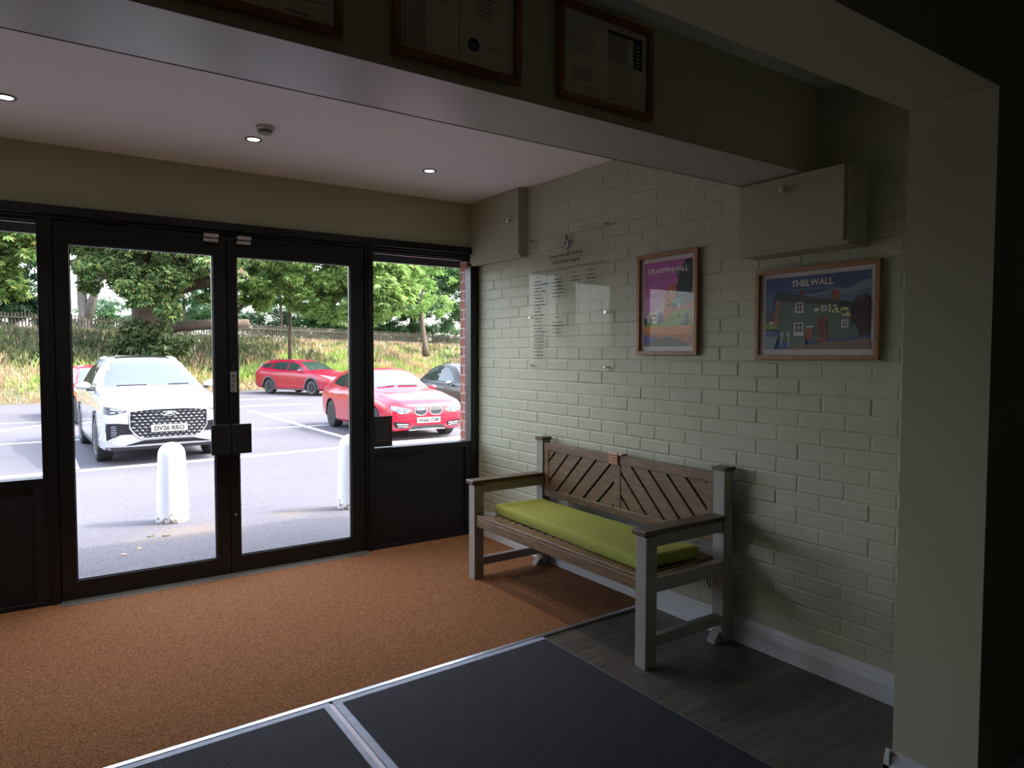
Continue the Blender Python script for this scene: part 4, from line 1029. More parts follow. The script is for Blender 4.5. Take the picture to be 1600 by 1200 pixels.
tree('forked_tree', 'tree with two bare grey stems in a V behind the fence', T2,
     [([(2.35, 49.35, 1.6), (2.39, 49.43, 3.4), (2.25, 49.6, 4.6), (2.22, 49.66, 5.78), (2.25, 49.77, 8.11)], [.42, .36, .28, .25, .18]),
      ([(2.42, 49.4, 3.3), (2.85, 49.19, 5.0), (3.35, 48.95, 6.8), (3.56, 48.86, 7.92)], [.30, .24, .24, .18])], LM5, 150, .40, 5, 3, .3, bark=BARK2)
T6 = [(-1.3, 34.98, 5.37, .95), (-1.2, 34.84, 4.05, .75), (-.34, 34.36, 5.9, .8), (-.75, 34.77, 6.9, 1.6), (-2.3, 35.64, 4.9, 1.4), (-1.6, 35.2, 5.0, .8)]
tree('maple_tree', 'maple branch with yellowing leaves at the left edge of the photo', T6, [([(-2.6, 35.73, 1.22), (-2.5, 35.79, 3.55), (-1.84, 35.47, 5.89), (-1.2, 35, 7)], [.22, .16, .1, .05])], LM6, 700, .26, 6, 5, .35)
T7 = [(-1.4, 59.43, 5.94, 2.6), (-.51, 58.76, 4.97, 2.0), (-2.18, 59.86, 4.16, 2.2), (-3.43, 60.79, 5.5, 3), (-1.17, 59.37, 7.92, 2.4), (-3.5, 60, 8.5, 3)]
tree('evergreen_tree', 'dark evergreen beyond the fence in the left window', T7, [([(-1.5, 60, 1.6), (-1.5, 60, 7)], [.3, .15])], LM7, 330, .34, 7, 3, .6)
for i, (x, y, z_, r_, lab) in enumerate(((6.01, 68.88, 5.7, 3.0, 'bluish green bush beyond the fence between the forked tree and the big chestnut'), (10.6, 65.74, 5.2, 2.4, 'bluish green bush beyond the fence just right of the big chestnut trunk'),
        (13.0, 65.4, 5.9, 2.3, 'bluish green bush beyond the fence beside the centre door stile'), (16.0, 62.26, 4.9, 2.4, 'bluish green bush seen under the bright chestnut at its left'),
        (18.6, 61.02, 5.4, 2.6, 'bluish green bush beyond the fence above the estate car'), (1.41, 72.0, 4.2, 2.0, 'low bush beyond the fence behind the forked tree'), (21.4, 60, 5.0, 2.4, 'bush beyond the fence behind the right door leaf edge'), (24.2, 60.5, 4.9, 2.4, 'bush beyond the fence at the left side of the right window'))):
    bl = [(x, y, z_, r_), (x-r_*.7, y+.5, z_-.8, r_*.7), (x+r_*.7, y-.3, z_-.7, r_*.7), (x, y, z_-1.6, r_*.8)]
    tree('background_bush', lab, bl, [], LM8 if i < 5 else LM5, 120, .38, 30+i, 3, .3, cat='bush')
for i, (x, y, z_, r_, lab) in enumerate(((9.0, 57, 7.8, 3.4, 'deep green tree directly behind the crown of the big chestnut'), (15.2, 53.5, 7.2, 3.2, 'deep green tree behind the centre door stile'), (20.5, 52, 6.6, 3.2, 'deep green tree behind the bright chestnut'))):
    bl = [(x, y, z_, r_), (x-r_*.6, y+.5, z_+1.6, r_*.8), (x+r_*.7, y-.3, z_+.5, r_*.8), (x+.5, y, z_+3.5, r_)]
    tree('background_tree', lab, bl, [([(x, y, 1.6), (x+.1, y, 4), (x, y, z_)], [.14, .12, .10])], LM7B, 150, .38, 60+i, 3, .4)
for i, (x, y, lab) in enumerate(((19.5, 56.5, 'dark bush low behind the fence under the bright chestnut'), (24.5, 58.0, 'dark bush behind the fence at the centre right door stile'), (28.3, 60.0, 'dark bush behind the fence left of the slim leaning tree'), (32.2, 61.0, 'dark bush behind the fence right of the slim leaning tree'), (36.5, 63.0, 'dark bush behind the fence beside the brick edge'), (9.0, 54.5, 'dark bush behind the fence right of the big chestnut trunk'), (5.2, 54.5, 'dark bush behind the fence left of the big chestnut trunk'))):
    bl = [(x, y, 3.3, 1.9), (x-1.3, y+.3, 3.0, 1.5), (x+1.4, y-.2, 3.1, 1.6)]
    tree('background_bush', lab, bl, [], LM7B, 170, .34, 80+i, 3, .4, cat='bush')
T9 = [(3.6, 35.18, 2.21, .8), (4.31, 34.7, 2.35, .85), (4.85, 34.31, 1.9, .7), (3.3, 35.36, 1.72, .6), (4.2, 34.7, 1.5, .8)]
tree('dark_bush', 'dull green leafy bush at the foot of the big chestnut', T9, [], LM9, 420, .26, 9, 5, .6, cat='bush')
tree('dark_bush', 'leafy bush under the bright chestnut to the left of the estate car', [(8.6, 40.2, 1.5, .9), (9.3, 40.0, 1.3, .8)], [], LM9, 300, .24, 10, 5, .6, cat='bush')
# ------------------------------------------------------------------ cars
M['tyre'] = mat('tyre_rubber', (34, 34, 37), 0.8)
M['rim'] = mat('alloy_rim', (165, 168, 175), 0.3, metal=0.8)
M['rim_dark'] = mat('dark_alloy_rim', (70, 70, 78), 0.35, metal=0.6)
M['arch'] = mat('wheel_arch_plastic', (30, 31, 34), 0.8)
M['cladding'] = mat('grey_cladding', (84, 78, 84), 0.6)
M['screen'] = mat('windscreen_glass', (74, 82, 96), 0.03, spec=0.8)
M['sideglass'] = mat('side_glass', (38, 50, 48), 0.03, spec=0.9)
M['lamp_dark'] = mat('dark_lamp_glass', (36, 42, 52), 0.05, spec=0.6)
M['lamp_clear'] = mat('clear_lamp', (120, 130, 142), 0.08, spec=1.0)
M['plate_white'] = mat('number_plate_white', (150, 152, 148), 0.35)
M['gloss_black'] = mat('gloss_black_plastic', (22, 24, 28), 0.15)

def pchip(xk, yk, x):
    xk = np.array(xk, float); yk = np.array(yk, float)
    h = np.diff(xk); d = np.diff(yk)/h; m = np.zeros(len(xk))
    m[0] = d[0]; m[-1] = d[-1]
    for i in range(1, len(xk)-1):
        if d[i-1]*d[i] > 0:
            w1 = 2*h[i]+h[i-1]; w2 = h[i]+2*h[i-1]; m[i] = (w1+w2)/(w1/d[i-1]+w2/d[i])
    i = np.clip(np.searchsorted(xk, x)-1, 0, len(xk)-2)
    t = (x-xk[i])/h[i]
    return (2*t**3-3*t**2+1)*yk[i]+(t**3-2*t**2+t)*h[i]*m[i]+(-2*t**3+3*t**2)*yk[i+1]+(t**3-t**2)*h[i]*m[i+1]

def catmull(P, n):
    P = [P[0]]+P+[P[-1]]; out_ = []
    for i in range(1, len(P)-2):
        p0, p1, p2, p3 = [np.array(q) for q in P[i-1:i+3]]
        for k in range(n):
            t = k/n
            out_.append(0.5*((2*p1)+(-p0+p2)*t+(2*p0-5*p1+4*p2-p3)*t*t+(-p0+3*p1-3*p2+p3)*t**3))
    out_.append(np.array(P[-2])); return out_

def car_shell(stations, arches, r_arch, zw, half_w):
    """closed body mesh, wheel arches cut out; stations: x, z bottom, z belt, z top, w sill, w mid, w belt, w top"""
    st = sorted(stations); xk = [s[0] for s in st]
    L0, L1 = xk[0], xk[-1]
    xs = sorted(set(list(np.round(np.linspace(L0, L1, 96), 4))+[round(L0+v, 4) for v in (.01, .02, .035, .06)]+[round(L1-v, 4) for v in (.01, .02, .035, .06)]+xk))
    cols = [pchip(xk, [s[k] for s in st], np.array(xs)) for k in range(1, 8)]
    rings = []
    for i, x in enumerate(xs):
        zb, ze, zt, ws, wm, wb, wt = [c[i] for c in cols]; H = zt-ze
        P = [(0, zb), (.5*ws, zb), (.88*ws, zb), (ws, zb+.06), (wm-.004, zb+.30*(ze-zb)), (wm, zb+.55*(ze-zb)), (wm-.006, zb+.8*(ze-zb)), (wb, ze-.01),
             (wb-.035, ze+.05*H+.004), (wb+(wt-wb)*.5, ze+.45*H), (wt+.012, ze+.84*H), (wt*.86, ze+.945*H), (wt*.5, ze+.99*H), (0, zt)]
        rings.append([(x, p[0], p[1]) for p in catmull(P, 3)])
    n = len(rings[0]); vs = []; fs = []
    full = []
    for r in rings:
        ring = r+[(p[0], -p[1], p[2]) for p in r[-2:0:-1]]
        full.append(len(vs)); vs += ring
    N = 2*n-2
    for a, b in zip(full, full[1:]):
        for k in range(N): fs.append((a+k, a+(k+1) % N, b+(k+1) % N, b+k))
    for a, flip in ((full[0], False), (full[-1], True)):
        for k in range(n-1):
            l0, l1 = a+k, a+k+1
            m0, m1 = a+(N-k) % N, a+(N-k-1) % N
            q = []
            for v in (l0, l1, m1, m0):
                if v not in q: q.append(v)
            fs.append(tuple(q if flip else q[::-1]))
    return vs, fs

def cut_arches(vs, fs, paint, arches, r, zw, hw):
    me = bpy.data.meshes.new('b'); me.from_pydata(vs, [], fs); me.materials.append(paint)
    bm = bmesh.new(); bm.from_mesh(me); bmesh.ops.recalc_face_normals(bm, faces=bm.faces); bm.to_mesh(me); bm.free()
    ob = bpy.data.objects.new('b', me); COL.objects.link(ob)
    cut = MB()
    for x in arches:
        for sgn in (-1, 1):
            cut.lathe([(r, 0), (r, 0.5)], ((x, sgn*(hw+0.2), zw), (0, -sgn, 0)), 40)
    cme = bpy.data.meshes.new('c'); cme.from_pydata([tuple(v) for v in cut.v], [], cut.f); cme.materials.append(M['arch'])
    bm = bmesh.new(); bm.from_mesh(cme); bmesh.ops.recalc_face_normals(bm, faces=bm.faces); bm.to_mesh(cme); bm.free()
    co = bpy.data.objects.new('c', cme); COL.objects.link(co)
    md = ob.modifiers.new('x', 'BOOLEAN'); md.operation = 'DIFFERENCE'; md.object = co; md.solver = 'EXACT'
    try: md.material_mode = 'TRANSFER'
    except Exception: pass
    bpy.context.view_layer.update()
    dg = bpy.context.evaluated_depsgraph_get()
    res = bpy.data.meshes.new_from_object(ob.evaluated_get(dg))
    bpy.data.objects.remove(ob); bpy.data.objects.remove(co)
    mats = [m.name if m else '' for m in res.materials]
    res.polygons.foreach_set('use_smooth', [True]*len(res.polygons))
    res.set_sharp_from_angle(angle=math.radians(42))
    return res

class Car:
    def __init__(s, loc, rz, label, paint, stations, axles, r_wheel, half_w, arch_gap=0.055, name='car'):
        s.root = empty(name, loc, label, 'car', rz=rz)
        zw = r_wheel
        vs, fs = car_shell(stations, axles, r_wheel+arch_gap, zw, half_w)
        me = cut_arches(vs, fs, paint, axles, r_wheel+arch_gap, zw, half_w); me.name = 'body'
        s.body = bpy.data.objects.new('body', me); COL.objects.link(s.body); s.body.parent = s.root
        ORG[s.body.name] = Vector((0, 0, 0))
        s.bvh = BVHTree.FromPolygons([v.co.copy() for v in me.vertices], [tuple(p.vertices) for p in me.polygons])
        s.hw = half_w; s.rw = r_wheel; s.axles = axles
        f = BVHTree.FromPolygons([Vector(v) for v in vs], fs); s.bvh = f
    def hit(s, ax, a, b, off):
        if ax == 'x': o, d = Vector((6, a, b)), Vector((-1, 0, 0))
        elif ax == '-x': o, d = Vector((-6, a, b)), Vector((1, 0, 0))
        elif ax == 'y': o, d = Vector((a, 4, b)), Vector((0, -1, 0))
        elif ax == '-y': o, d = Vector((a, -4, b)), Vector((0, 1, 0))
        else: o, d = Vector((a, b, 5)), Vector((0, 0, -1))
        p, n, i, t = s.bvh.ray_cast(o, d)
        if p is None:
            p, n, i, t = s.bvh.find_nearest(Vector((2, a, b)) if ax == 'x' else Vector((a, 0.9 if ax == 'y' else -0.9, b)) if ax in ('y', '-y') else Vector((a, b, 1.5)))
        if n.dot(d) > 0: n = -n
        return p+n*off
    def patch(s, mb, ax, top, bot, nu=14, nv=6, off=0.005):
        def res(pl, t):
            L = [0]
            for a, b in zip(pl, pl[1:]): L.append(L[-1]+math.hypot(b[0]-a[0], b[1]-a[1]))
            q = t*L[-1]
            for i in range(len(pl)-1):
                if q <= L[i+1]+1e-9:
                    k = (q-L[i])/max(1e-9, L[i+1]-L[i]); return (pl[i][0]+(pl[i+1][0]-pl[i][0])*k, pl[i][1]+(pl[i+1][1]-pl[i][1])*k)
            return pl[-1]
        vs = []; fs = []
        for i in range(nu+1):
            a = res(top, i/nu); b = res(bot, i/nu)
            for j in range(nv+1):
                t = j/nv; vs.append(s.hit(ax, a[0]+(b[0]-a[0])*t, a[1]+(b[1]-a[1])*t, off))
        for i in range(nu):
            for j in range(nv): fs.append((i*(nv+1)+j, i*(nv+1)+j+1, (i+1)*(nv+1)+j+1, (i+1)*(nv+1)+j))
        mb.mesh(vs, fs); return mb
    def part(s, name, m, ax, top, bot, parent=None, **k):
        return s.patch(MB(), ax, top, bot, **k).build(name, m, parent or s.root, smooth=True, local=True)
    def line(s, mb, ax, pts, rad=0.006, off=0.004, n=6):
        P = []
        for a, b in zip(pts, pts[1:]):
            m_ = max(2, int(math.hypot(b[0]-a[0], b[1]-a[1])/0.06))
            P += [s.hit(ax, a[0]+(b[0]-a[0])*i/m_, a[1]+(b[1]-a[1])*i/m_, off) for i in range(m_)]
        P.append(s.hit(ax, *pts[-1], off)); mb.tube(P, rad, n)
    def wheels(s, track, width, spokes, rim_mat, rr=0.66, twin=False):
        for x in s.axles:
            for sg in (-1, 1):
                y = sg*track; R = s.rw; ax = (0, sg, 0); o = (x, y-sg*width, R)
                t = MB().lathe([(R*rr, 0.0), (R*.93, 0.0), (R*.985, .02), (R, .045), (R, width-.045), (R*.985, width-.015), (R*.93, width+.002), (R*rr, width-.004)], (o, ax), 40)
                t = t.build('tyre', M['tyre'], s.root, smooth=True, local=True, angle=math.radians(50))
                rm = MB().lathe([(R*rr*1.0, width-.001), (R*rr*.94, width-.002), (R*rr*.9, width-.045), (R*rr*.88, width-.11)], (o, ax), 40, cap=False)
                c = Vector((x, y, R))
                a_ = Vector((1, 0, 0)); b_ = Vector((0, 0, 1)); nn = Vector((0, sg, 0))
                for k in range(spokes):
                    for dth in ((-.13, .13) if twin else (0,)):
                        th = 2*math.pi*k/spokes+0.3
                        d0 = a_*math.cos(th)+b_*math.sin(th); th2 = th+dth
                        d1 = a_*math.cos(th2)+b_*math.sin(th2); tt = nn.cross(d1)
                        w0, w1 = R*.055*(1 if not twin else .6), R*.05*(1 if not twin else .6)
                        p0 = c+d0*R*.08-nn*.02; p1 = c+d1*R*rr*.95-nn*.012
                        vs = []
                        for p, w_ in ((p0, w0*1.3), (p1, w1)):
                            vs += [p-tt*w_, p+tt*w_, p+tt*w_-nn*.03, p-tt*w_-nn*.03]
                        rm.mesh(vs, [(0, 1, 5, 4), (1, 2, 6, 5), (2, 3, 7, 6), (3, 0, 4, 7), (0, 3, 2, 1), (4, 5, 6, 7)])
                rm.lathe([(R*.15, -.03), (R*.14, -.008), (R*.06, -.004)], (c, nn), 20)
                rm.build('rim', rim_mat, t, smooth=True, local=True, angle=math.radians(35))
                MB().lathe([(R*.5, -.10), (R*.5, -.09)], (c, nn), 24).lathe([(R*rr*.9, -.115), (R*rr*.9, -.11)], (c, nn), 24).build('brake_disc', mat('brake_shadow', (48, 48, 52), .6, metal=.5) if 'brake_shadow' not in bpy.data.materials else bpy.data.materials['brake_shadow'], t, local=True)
    def arch_trim(s, m, w_=0.06, gap=0.0):
        for sg in (-1, 1):
            for x in s.axles:
                mb = MB()
                r0_ = s.rw+.052+gap; pts = [(x+(r0_)*math.cos(a), s.rw+r0_*math.sin(a)) for a in np.linspace(-.35, math.pi+.35, 26)]
                pt2 = [(x+(r0_+w_)*math.cos(a), s.rw+(r0_+w_)*math.sin(a)) for a in np.linspace(-.25, math.pi+.25, 26)]
                pts = [p for p in pts]; ax = 'y' if sg > 0 else '-y'
                s.patch(mb, ax, pt2, pts, nu=30, nv=2, off=0.012)
                mb.build('arch_trim', m, s.root, smooth=True, local=True)
    def mirror(s, x, y, z, paint, k=1.0):
        for sg in (-1, 1):
            bm = bmesh.new(); bmesh.ops.create_uvsphere(bm, u_segments=16, v_segments=10, radius=1)
            for v in bm.verts:
                c = v.co; v.co = Vector((x+c.x*.07*k*(1 if c.x > 0 else .5), sg*(y-.01)+c.y*.115*k, z+c.z*.072*k*(1.0 if c.z > 0 else .8)))
            mb = MB(); mb.bm(bm); m_ = mb.build('door_mirror', paint, s.root, smooth=True, local=True)
            MB().tube([(x+.01, sg*(y-.20), z-.075), (x+.01, sg*(y-.05), z-.055)], [.022, .028], 8).build('mirror_arm', M['gloss_black'], m_, local=True)
    def plate(s, text, x, z, m=None, w_=.52, h=.111, parent=None, yaw0=0.0):
        p = MB().box(x-.012, x, -w_/2, w_/2, z-h/2, z+h/2).build('number_plate', m or M['plate_white'], parent or s.root, local=True)
        t = MB(); pl = ((x, -w_/2, z-h/2), (0, 1, 0), (0, 0, 1), (1, 0, 0))
        add_text(t, text, pl, w_*.085, h*.17, w_*.83, h*.66, .0015, .035)
        t.build('registration', M['ink'], p, local=True)

# ---- white SUV
P_W = mat('white_car_paint', (166, 169, 177), 0.25, coat=1.0)
suv_st = [(2.36, .44, .80, .88, .68, .72, .68, .50), (2.33, .34, .87, .94, .80, .83, .78, .60), (2.25, .26, .93, 1.00, .87, .89, .86, .68), (2.05, .23, .97, 1.06, .91, .92, .89, .73),
          (1.6, .22, 1.00, 1.10, .92, .93, .90, .76), (1.15, .22, 1.03, 1.14, .92, .93, .90, .77), (.98, .22, 1.05, 1.17, .92, .93, .90, .77), (.60, .22, 1.06, 1.38, .92, .93, .90, .70), (.18, .22, 1.07, 1.61, .92, .93, .90, .615),
          (-.1, .22, 1.08, 1.67, .92, .93, .90, .61), (-.6, .22, 1.09, 1.70, .92, .93, .90, .61), (-1.5, .23, 1.11, 1.67, .92, .93, .89, .60), (-2.0, .26, 1.12, 1.56, .91, .92, .86, .58), (-2.25, .32, 1.08, 1.24, .88, .90, .82, .62), (-2.36, .40, .95, 1.02, .80, .82, .76, .6)]
suv = Car((1.59, 14.37, -.30), math.radians(-88.07), 'white SUV with a large diamond pattern grille parked facing the glass doors', P_W, suv_st, (1.40, -1.31), .365, .93)
suv.wheels(.925, .225, 5, M['rim'], .68, True)
suv.arch_trim(M['arch'], .045)
suv.part('windscreen', M['screen'], 'x', [(-.585, 1.585), (-.3, 1.61), (0, 1.615), (.3, 1.61), (.585, 1.585)], [(-.76, 1.165), (-.4, 1.185), (0, 1.19), (.4, 1.185), (.76, 1.165)], nu=20, nv=10)
for ax, sg in (('y', 1), ('-y', -1)):
    g = suv.part('side_window', M['sideglass'], ax, [(.50, 1.29), (.18, 1.47), (-.1, 1.53), (-.42, 1.55)], [(.62, 1.13), (.4, 1.13), (0, 1.13), (-.42, 1.13)], nu=12, nv=5)
    suv.part('side_window', M['sideglass'], ax, [(-.50, 1.55), (-.9, 1.55), (-1.25, 1.53)], [(-.50, 1.14), (-.9, 1.14), (-1.25, 1.15)], nu=10, nv=5)
    suv.part('side_window', M['sideglass'], ax, [(-1.31, 1.52), (-1.6, 1.49), (-1.85, 1.42)], [(-1.31, 1.16), (-1.6, 1.18), (-1.98, 1.24)], nu=10, nv=5)
    mb = MB(); suv.line(mb, ax, [(.95, .24), (-.9, .24)], .035, 0.0); mb.build('sill_trim', M['arch'], suv.root, local=True)
    mb = MB(); suv.line(mb, 'z', [(-.02, sg*.545), (-.1, sg*.55), (-1.5, sg*.54), (-1.6, sg*.53)], .014, .012, 8); mb.build('roof_rail', M['white_gloss'], suv.root, local=True)
suv.part('sunroof', M['gloss_black'], 'z', [(-.05, -.44), (-.05, .44)], [(-1.25, -.44), (-1.25, .44)], nu=10, nv=12)
suv.mirror(.62, 1.02, 1.19, P_W, 1.0)
# front: grille, chrome surround, emblem, lamps, intakes
gy, gz0, gz1 = .555, .425, .875
def gtop(y): return gz1-.03*abs(y/gy)**3
def gbot(y): return gz0+ (0.0 if abs(y) < .36 else ((abs(y)-.36)/.195)**2*.17)
ys = np.linspace(-gy, gy, 23)
gr = suv.part('grille', M['gloss_black'], 'x', [(y, gtop(y)) for y in ys], [(y, gbot(y)) for y in ys], nu=26, nv=10, off=.006)
mb = MB()
for r_ in range(10):
    z_ = gz0+.028+r_*.048
    for c_ in range(-7, 8):
        y_ = c_*.078+(.039 if r_ % 2 else 0)
        if abs(y_) > gy-.035 or z_+.02 > gtop(y_) or z_-.012 < gbot(y_): continue
        w_ = .034; h_2 = .016
        p = [suv.hit('x', y_-w_, z_-.004, .008), suv.hit('x', y_, z_-h_2, .010), suv.hit('x', y_+w_, z_-.004, .008), suv.hit('x', y_, z_+h_2*.3, .020)]
        mb.face(p)
        mb.face([p[0], p[3], suv.hit('x', y_, z_+h_2, .008)]); mb.face([p[3], p[2], suv.hit('x', y_, z_+h_2, .008)])
mb.build('grille_diamonds', M['chrome'], gr, local=True)
mb = MB(); loop = [(y, gtop(y)) for y in ys]+[(y, gbot(y)) for y in ys[::-1]]+[(ys[0], gtop(ys[0]))]
suv.line(mb, 'x', loop, .011, .008); mb.build('grille_surround', M['chrome'], gr, smooth=True, local=True)
mb = MB(); ell_ = [(.105*math.cos(a), .800+.034*math.sin(a)) for a in np.linspace(0, 2*math.pi, 29)]
suv.line(mb, 'x', ell_, .007, .026); suv.line(mb, 'x', [(-.07, .785), (-.02, .812), (0, .822), (.02, .812), (.07, .785)], .008, .026); suv.line(mb, 'x', [(-.03, .79), (0, .806), (.03, .79)], .006, .026)
mb.build('emblem', M['chrome'], suv.root, local=True)
suv.plate('DV26 RRO', suv.hit('x', 0, .575, 0)[0]+.030, .575)
for sg in (-1, 1):
    o = lambda L: [(sg*a, b) for a, b in L]
    hl = suv.part('headlamp', M['lamp_dark'], 'x', o([(.59, .865), (.70, .893), (.80, .915), (.885, .935)]), o([(.585, .845), (.70, .82), (.82, .805), (.885, .815)]), nu=12, nv=5, off=.007)
    mb = MB(); suv.patch(mb, 'x', o([(.62, .862), (.80, .900)]), o([(.62, .850), (.80, .878)]), nu=8, nv=1, off=.010); suv.patch(mb, 'x', o([(.74, .85), (.80, .85)]), o([(.74, .825), (.80, .825)]), nu=4, nv=2, off=.011); suv.patch(mb, 'x', o([(.65, .845), (.70, .845)]), o([(.65, .83), (.70, .83)]), nu=4, nv=1, off=.011)
    mb.build('lamp_lens', M['lamp_clear'], hl, local=True)
    iv = suv.part('side_intake', M['gloss_black'], 'x', o([(.55, .655), (.70, .675), (.86, .675)]), o([(.50, .50), (.68, .50), (.86, .40)]), nu=12, nv=6, off=.006)
    mb = MB(); suv.line(mb, 'x', o([(.86, .675), (.87, .54), (.855, .40), (.76, .46)]), .007, .010)
    for k in range(6): suv.line(mb, 'x', o([(.80, .63-k*.028), (.73, .63-k*.028)]), .003, .010)
    mb.build('intake_trim', M['chrome'], iv, local=True)
suv.part('lower_intake', M['gloss_black'], 'x', [(-.60, .335), (-.36, .395), (0, .40), (.36, .395), (.60, .335)], [(-.60, .325), (-.36, .335), (0, .335), (.36, .335), (.60, .325)], nu=20, nv=3, off=.006)
mb = MB(); suv.patch(mb, 'x', [(-.86, .315), (-.5, .30), (0, .30), (.5, .30), (.86, .315)], [(-.86, .24), (-.5, .24), (0, .245), (.5, .24), (.86, .24)], nu=20, nv=3, off=.008)
mb.build('skid_plate', M['arch'], suv.root, local=True)
mb = MB(); suv.line(mb, 'x', [(.25, 1.195), (.58, 1.20)], .009, .014); mb.build('wiper', M['ink'], suv.root, local=True); mb = MB(); suv.line(mb, 'x', [(-.1, 1.19), (-.55, 1.185)], .008, .014); mb.build('wiper', M['ink'], suv.root, local=True)

# ---- red hatchback with twin round-cornered grilles
P_R = mat('bright_red_paint', (158, 0, 36), 0.25, coat=0.45)
P_R2 = mat('crimson_car_paint', (142, 0, 38), 0.3, coat=0.35)
b_st = [(2.16, .34, .60, .68, .56, .60, .56, .40), (2.13, .26, .66, .73, .70, .73, .69, .50), (2.0, .20, .74, .81, .81, .83, .80, .60), (1.75, .19, .80, .87, .85, .86, .83, .64), (1.3, .18, .87, .95, .87, .875, .84, .68),
        (.9, .18, .90, .99, .87, .88, .84, .68), (.72, .18, .91, 1.02, .87, .88, .84, .67), (.35, .18, .92, 1.22, .87, .88, .84, .62), (.02, .18, .93, 1.36, .87, .88, .84, .56), (-.3, .18, .94, 1.41, .87, .88, .84, .545),
        (-.7, .18, .95, 1.42, .87, .88, .83, .54), (-1.4, .20, .97, 1.36, .87, .885, .82, .53), (-1.85, .24, .97, 1.18, .85, .87, .79, .56), (-2.05, .30, .90, .98, .82, .84, .76, .58), (-2.16, .38, .78, .84, .74, .76, .7, .5)]
bmw = Car((6.53, 14.61, -.31), math.radians(-91.5), 'red hatchback with two kidney shaped grilles parked behind the right window', P_R, b_st, (1.38, -1.31), .325, .88, .045)
bmw.wheels(.865, .21, 5, M['rim_dark'], .72, True)
bmw.part('windscreen', M['screen'], 'x', [(-.52, 1.325), (-.25, 1.35), (0, 1.355), (.25, 1.35), (.52, 1.325)], [(-.68, 1.005), (-.4, 1.035), (0, 1.04), (.4, 1.035), (.68, 1.005)], nu=18, nv=8)
for ax in ('y', '-y'):
    bmw.part('side_window', M['sideglass'], ax, [(.28, 1.08), (.05, 1.22), (-.2, 1.29), (-.5, 1.31)], [(.48, .98), (.3, .98), (0, .985), (-.5, .99)], nu=10, nv=4)
    bmw.part('side_window', M['sideglass'], ax, [(-.56, 1.31), (-.9, 1.29), (-1.25, 1.20)], [(-.56, .99), (-.9, 1.0), (-1.38, 1.05)], nu=10, nv=4)
    mb = MB(); bmw.line(mb, ax, [(-.6, .80), (-.78, .80)], .012, .012); mb.build('door_handle', P_R, bmw.root, local=True)
bmw.mirror(.50, .93, .98, P_R, .85)
for sg in (-1, 1):
    o = lambda L: [(sg*a, b) for a, b in L]
    ky = lambda t: None
    cxk, czk = .168, .600
    tp = [(cxk-.148+.296*i/10, czk+.085*(1-abs(2*i/10-1)**4)**.5) for i in range(11)]; bt = [(cxk-.140+.28*i/10, czk-.085*(1-abs(2*i/10-1)**3)**.6) for i in range(11)]
    kg = bmw.part('grille', M['gloss_black'], 'x', o(tp), o(bt), nu=12, nv=6, off=.006)
    mb = MB(); bmw.line(mb, 'x', o(tp+bt[::-1]+tp[:1]), .0055, .008)
    for k in range(1, 10):
        y_ = cxk-.144+.288*k/10; bmw.line(mb, 'x', o([(y_, tp[k][1]-.012), (y_, bt[k][1]+.012)]), .0028, .010, 4)
    mb.build('grille_surround', M['chrome'], kg, smooth=True, local=True)
    hl = bmw.part('headlamp', M['lamp_clear'], 'x', o([(.36, .628), (.50, .665), (.66, .695), (.77, .715)]), o([(.36, .618), (.46, .565), (.60, .555), (.775, .64)]), nu=12, nv=5, off=.007)
    mb = MB()
    for yy in (.52, .64): 
        c_ = [(sg*(yy+.032*math.cos(a)), .622+.028*math.sin(a)) for a in np.linspace(0, 2*math.pi, 15)]; bmw.line(mb, 'x', c_, .006, .012)
    mb.build('lamp_ring', M['lamp_dark'], hl, local=True)
    iv = bmw.part('fog_lamp_recess', M['gloss_black'], 'x', o([(.40, .365), (.56, .385), (.74, .405)]), o([(.44, .275), (.56, .265), (.72, .29)]), nu=10, nv=4, off=.006)
    mb = MB(); bmw.line(mb, 'x', o([(.45, .338), (.68, .355)]), .012, .012); bmw.line(mb, 'x', o([(.46, .30), (.66, .31)]), .006, .012); mb.build('chrome_bar', M['chrome'], iv, local=True)
bmw.part('lower_intake', M['gloss_black'], 'x', [(-.34, .305), (0, .31), (.34, .305)], [(-.42, .22), (0, .235), (.42, .22)], nu=16, nv=3, off=.006)
mb = MB(); bmw.line(mb, 'x', [(-.40, .225), (0, .24), (.40, .225)], .008, .012); mb.build('bumper_lip', M['chrome'], bmw.root, local=True)
bmw.plate('W666 CDM', bmw.hit('x', 0, .41, 0)[0]+.022, .415)
mb = MB(); c_ = [(.033*math.cos(a), .70+.02*math.sin(a)) for a in np.linspace(0, 2*math.pi, 17)]; bmw.line(mb, 'x', c_, .006, .006); mb.build('bonnet_badge', M['chrome'], bmw.root, local=True)
mb = MB(); bmw.line(mb, 'x', [(.0, 1.045), (.45, 1.04)], .008, .012); mb.build('wiper', M['ink'], bmw.root, local=True); mb = MB(); bmw.line(mb, 'x', [(-.5, 1.02), (-.1, 1.045)], .008, .012); mb.build('wiper', M['ink'], bmw.root, local=True)

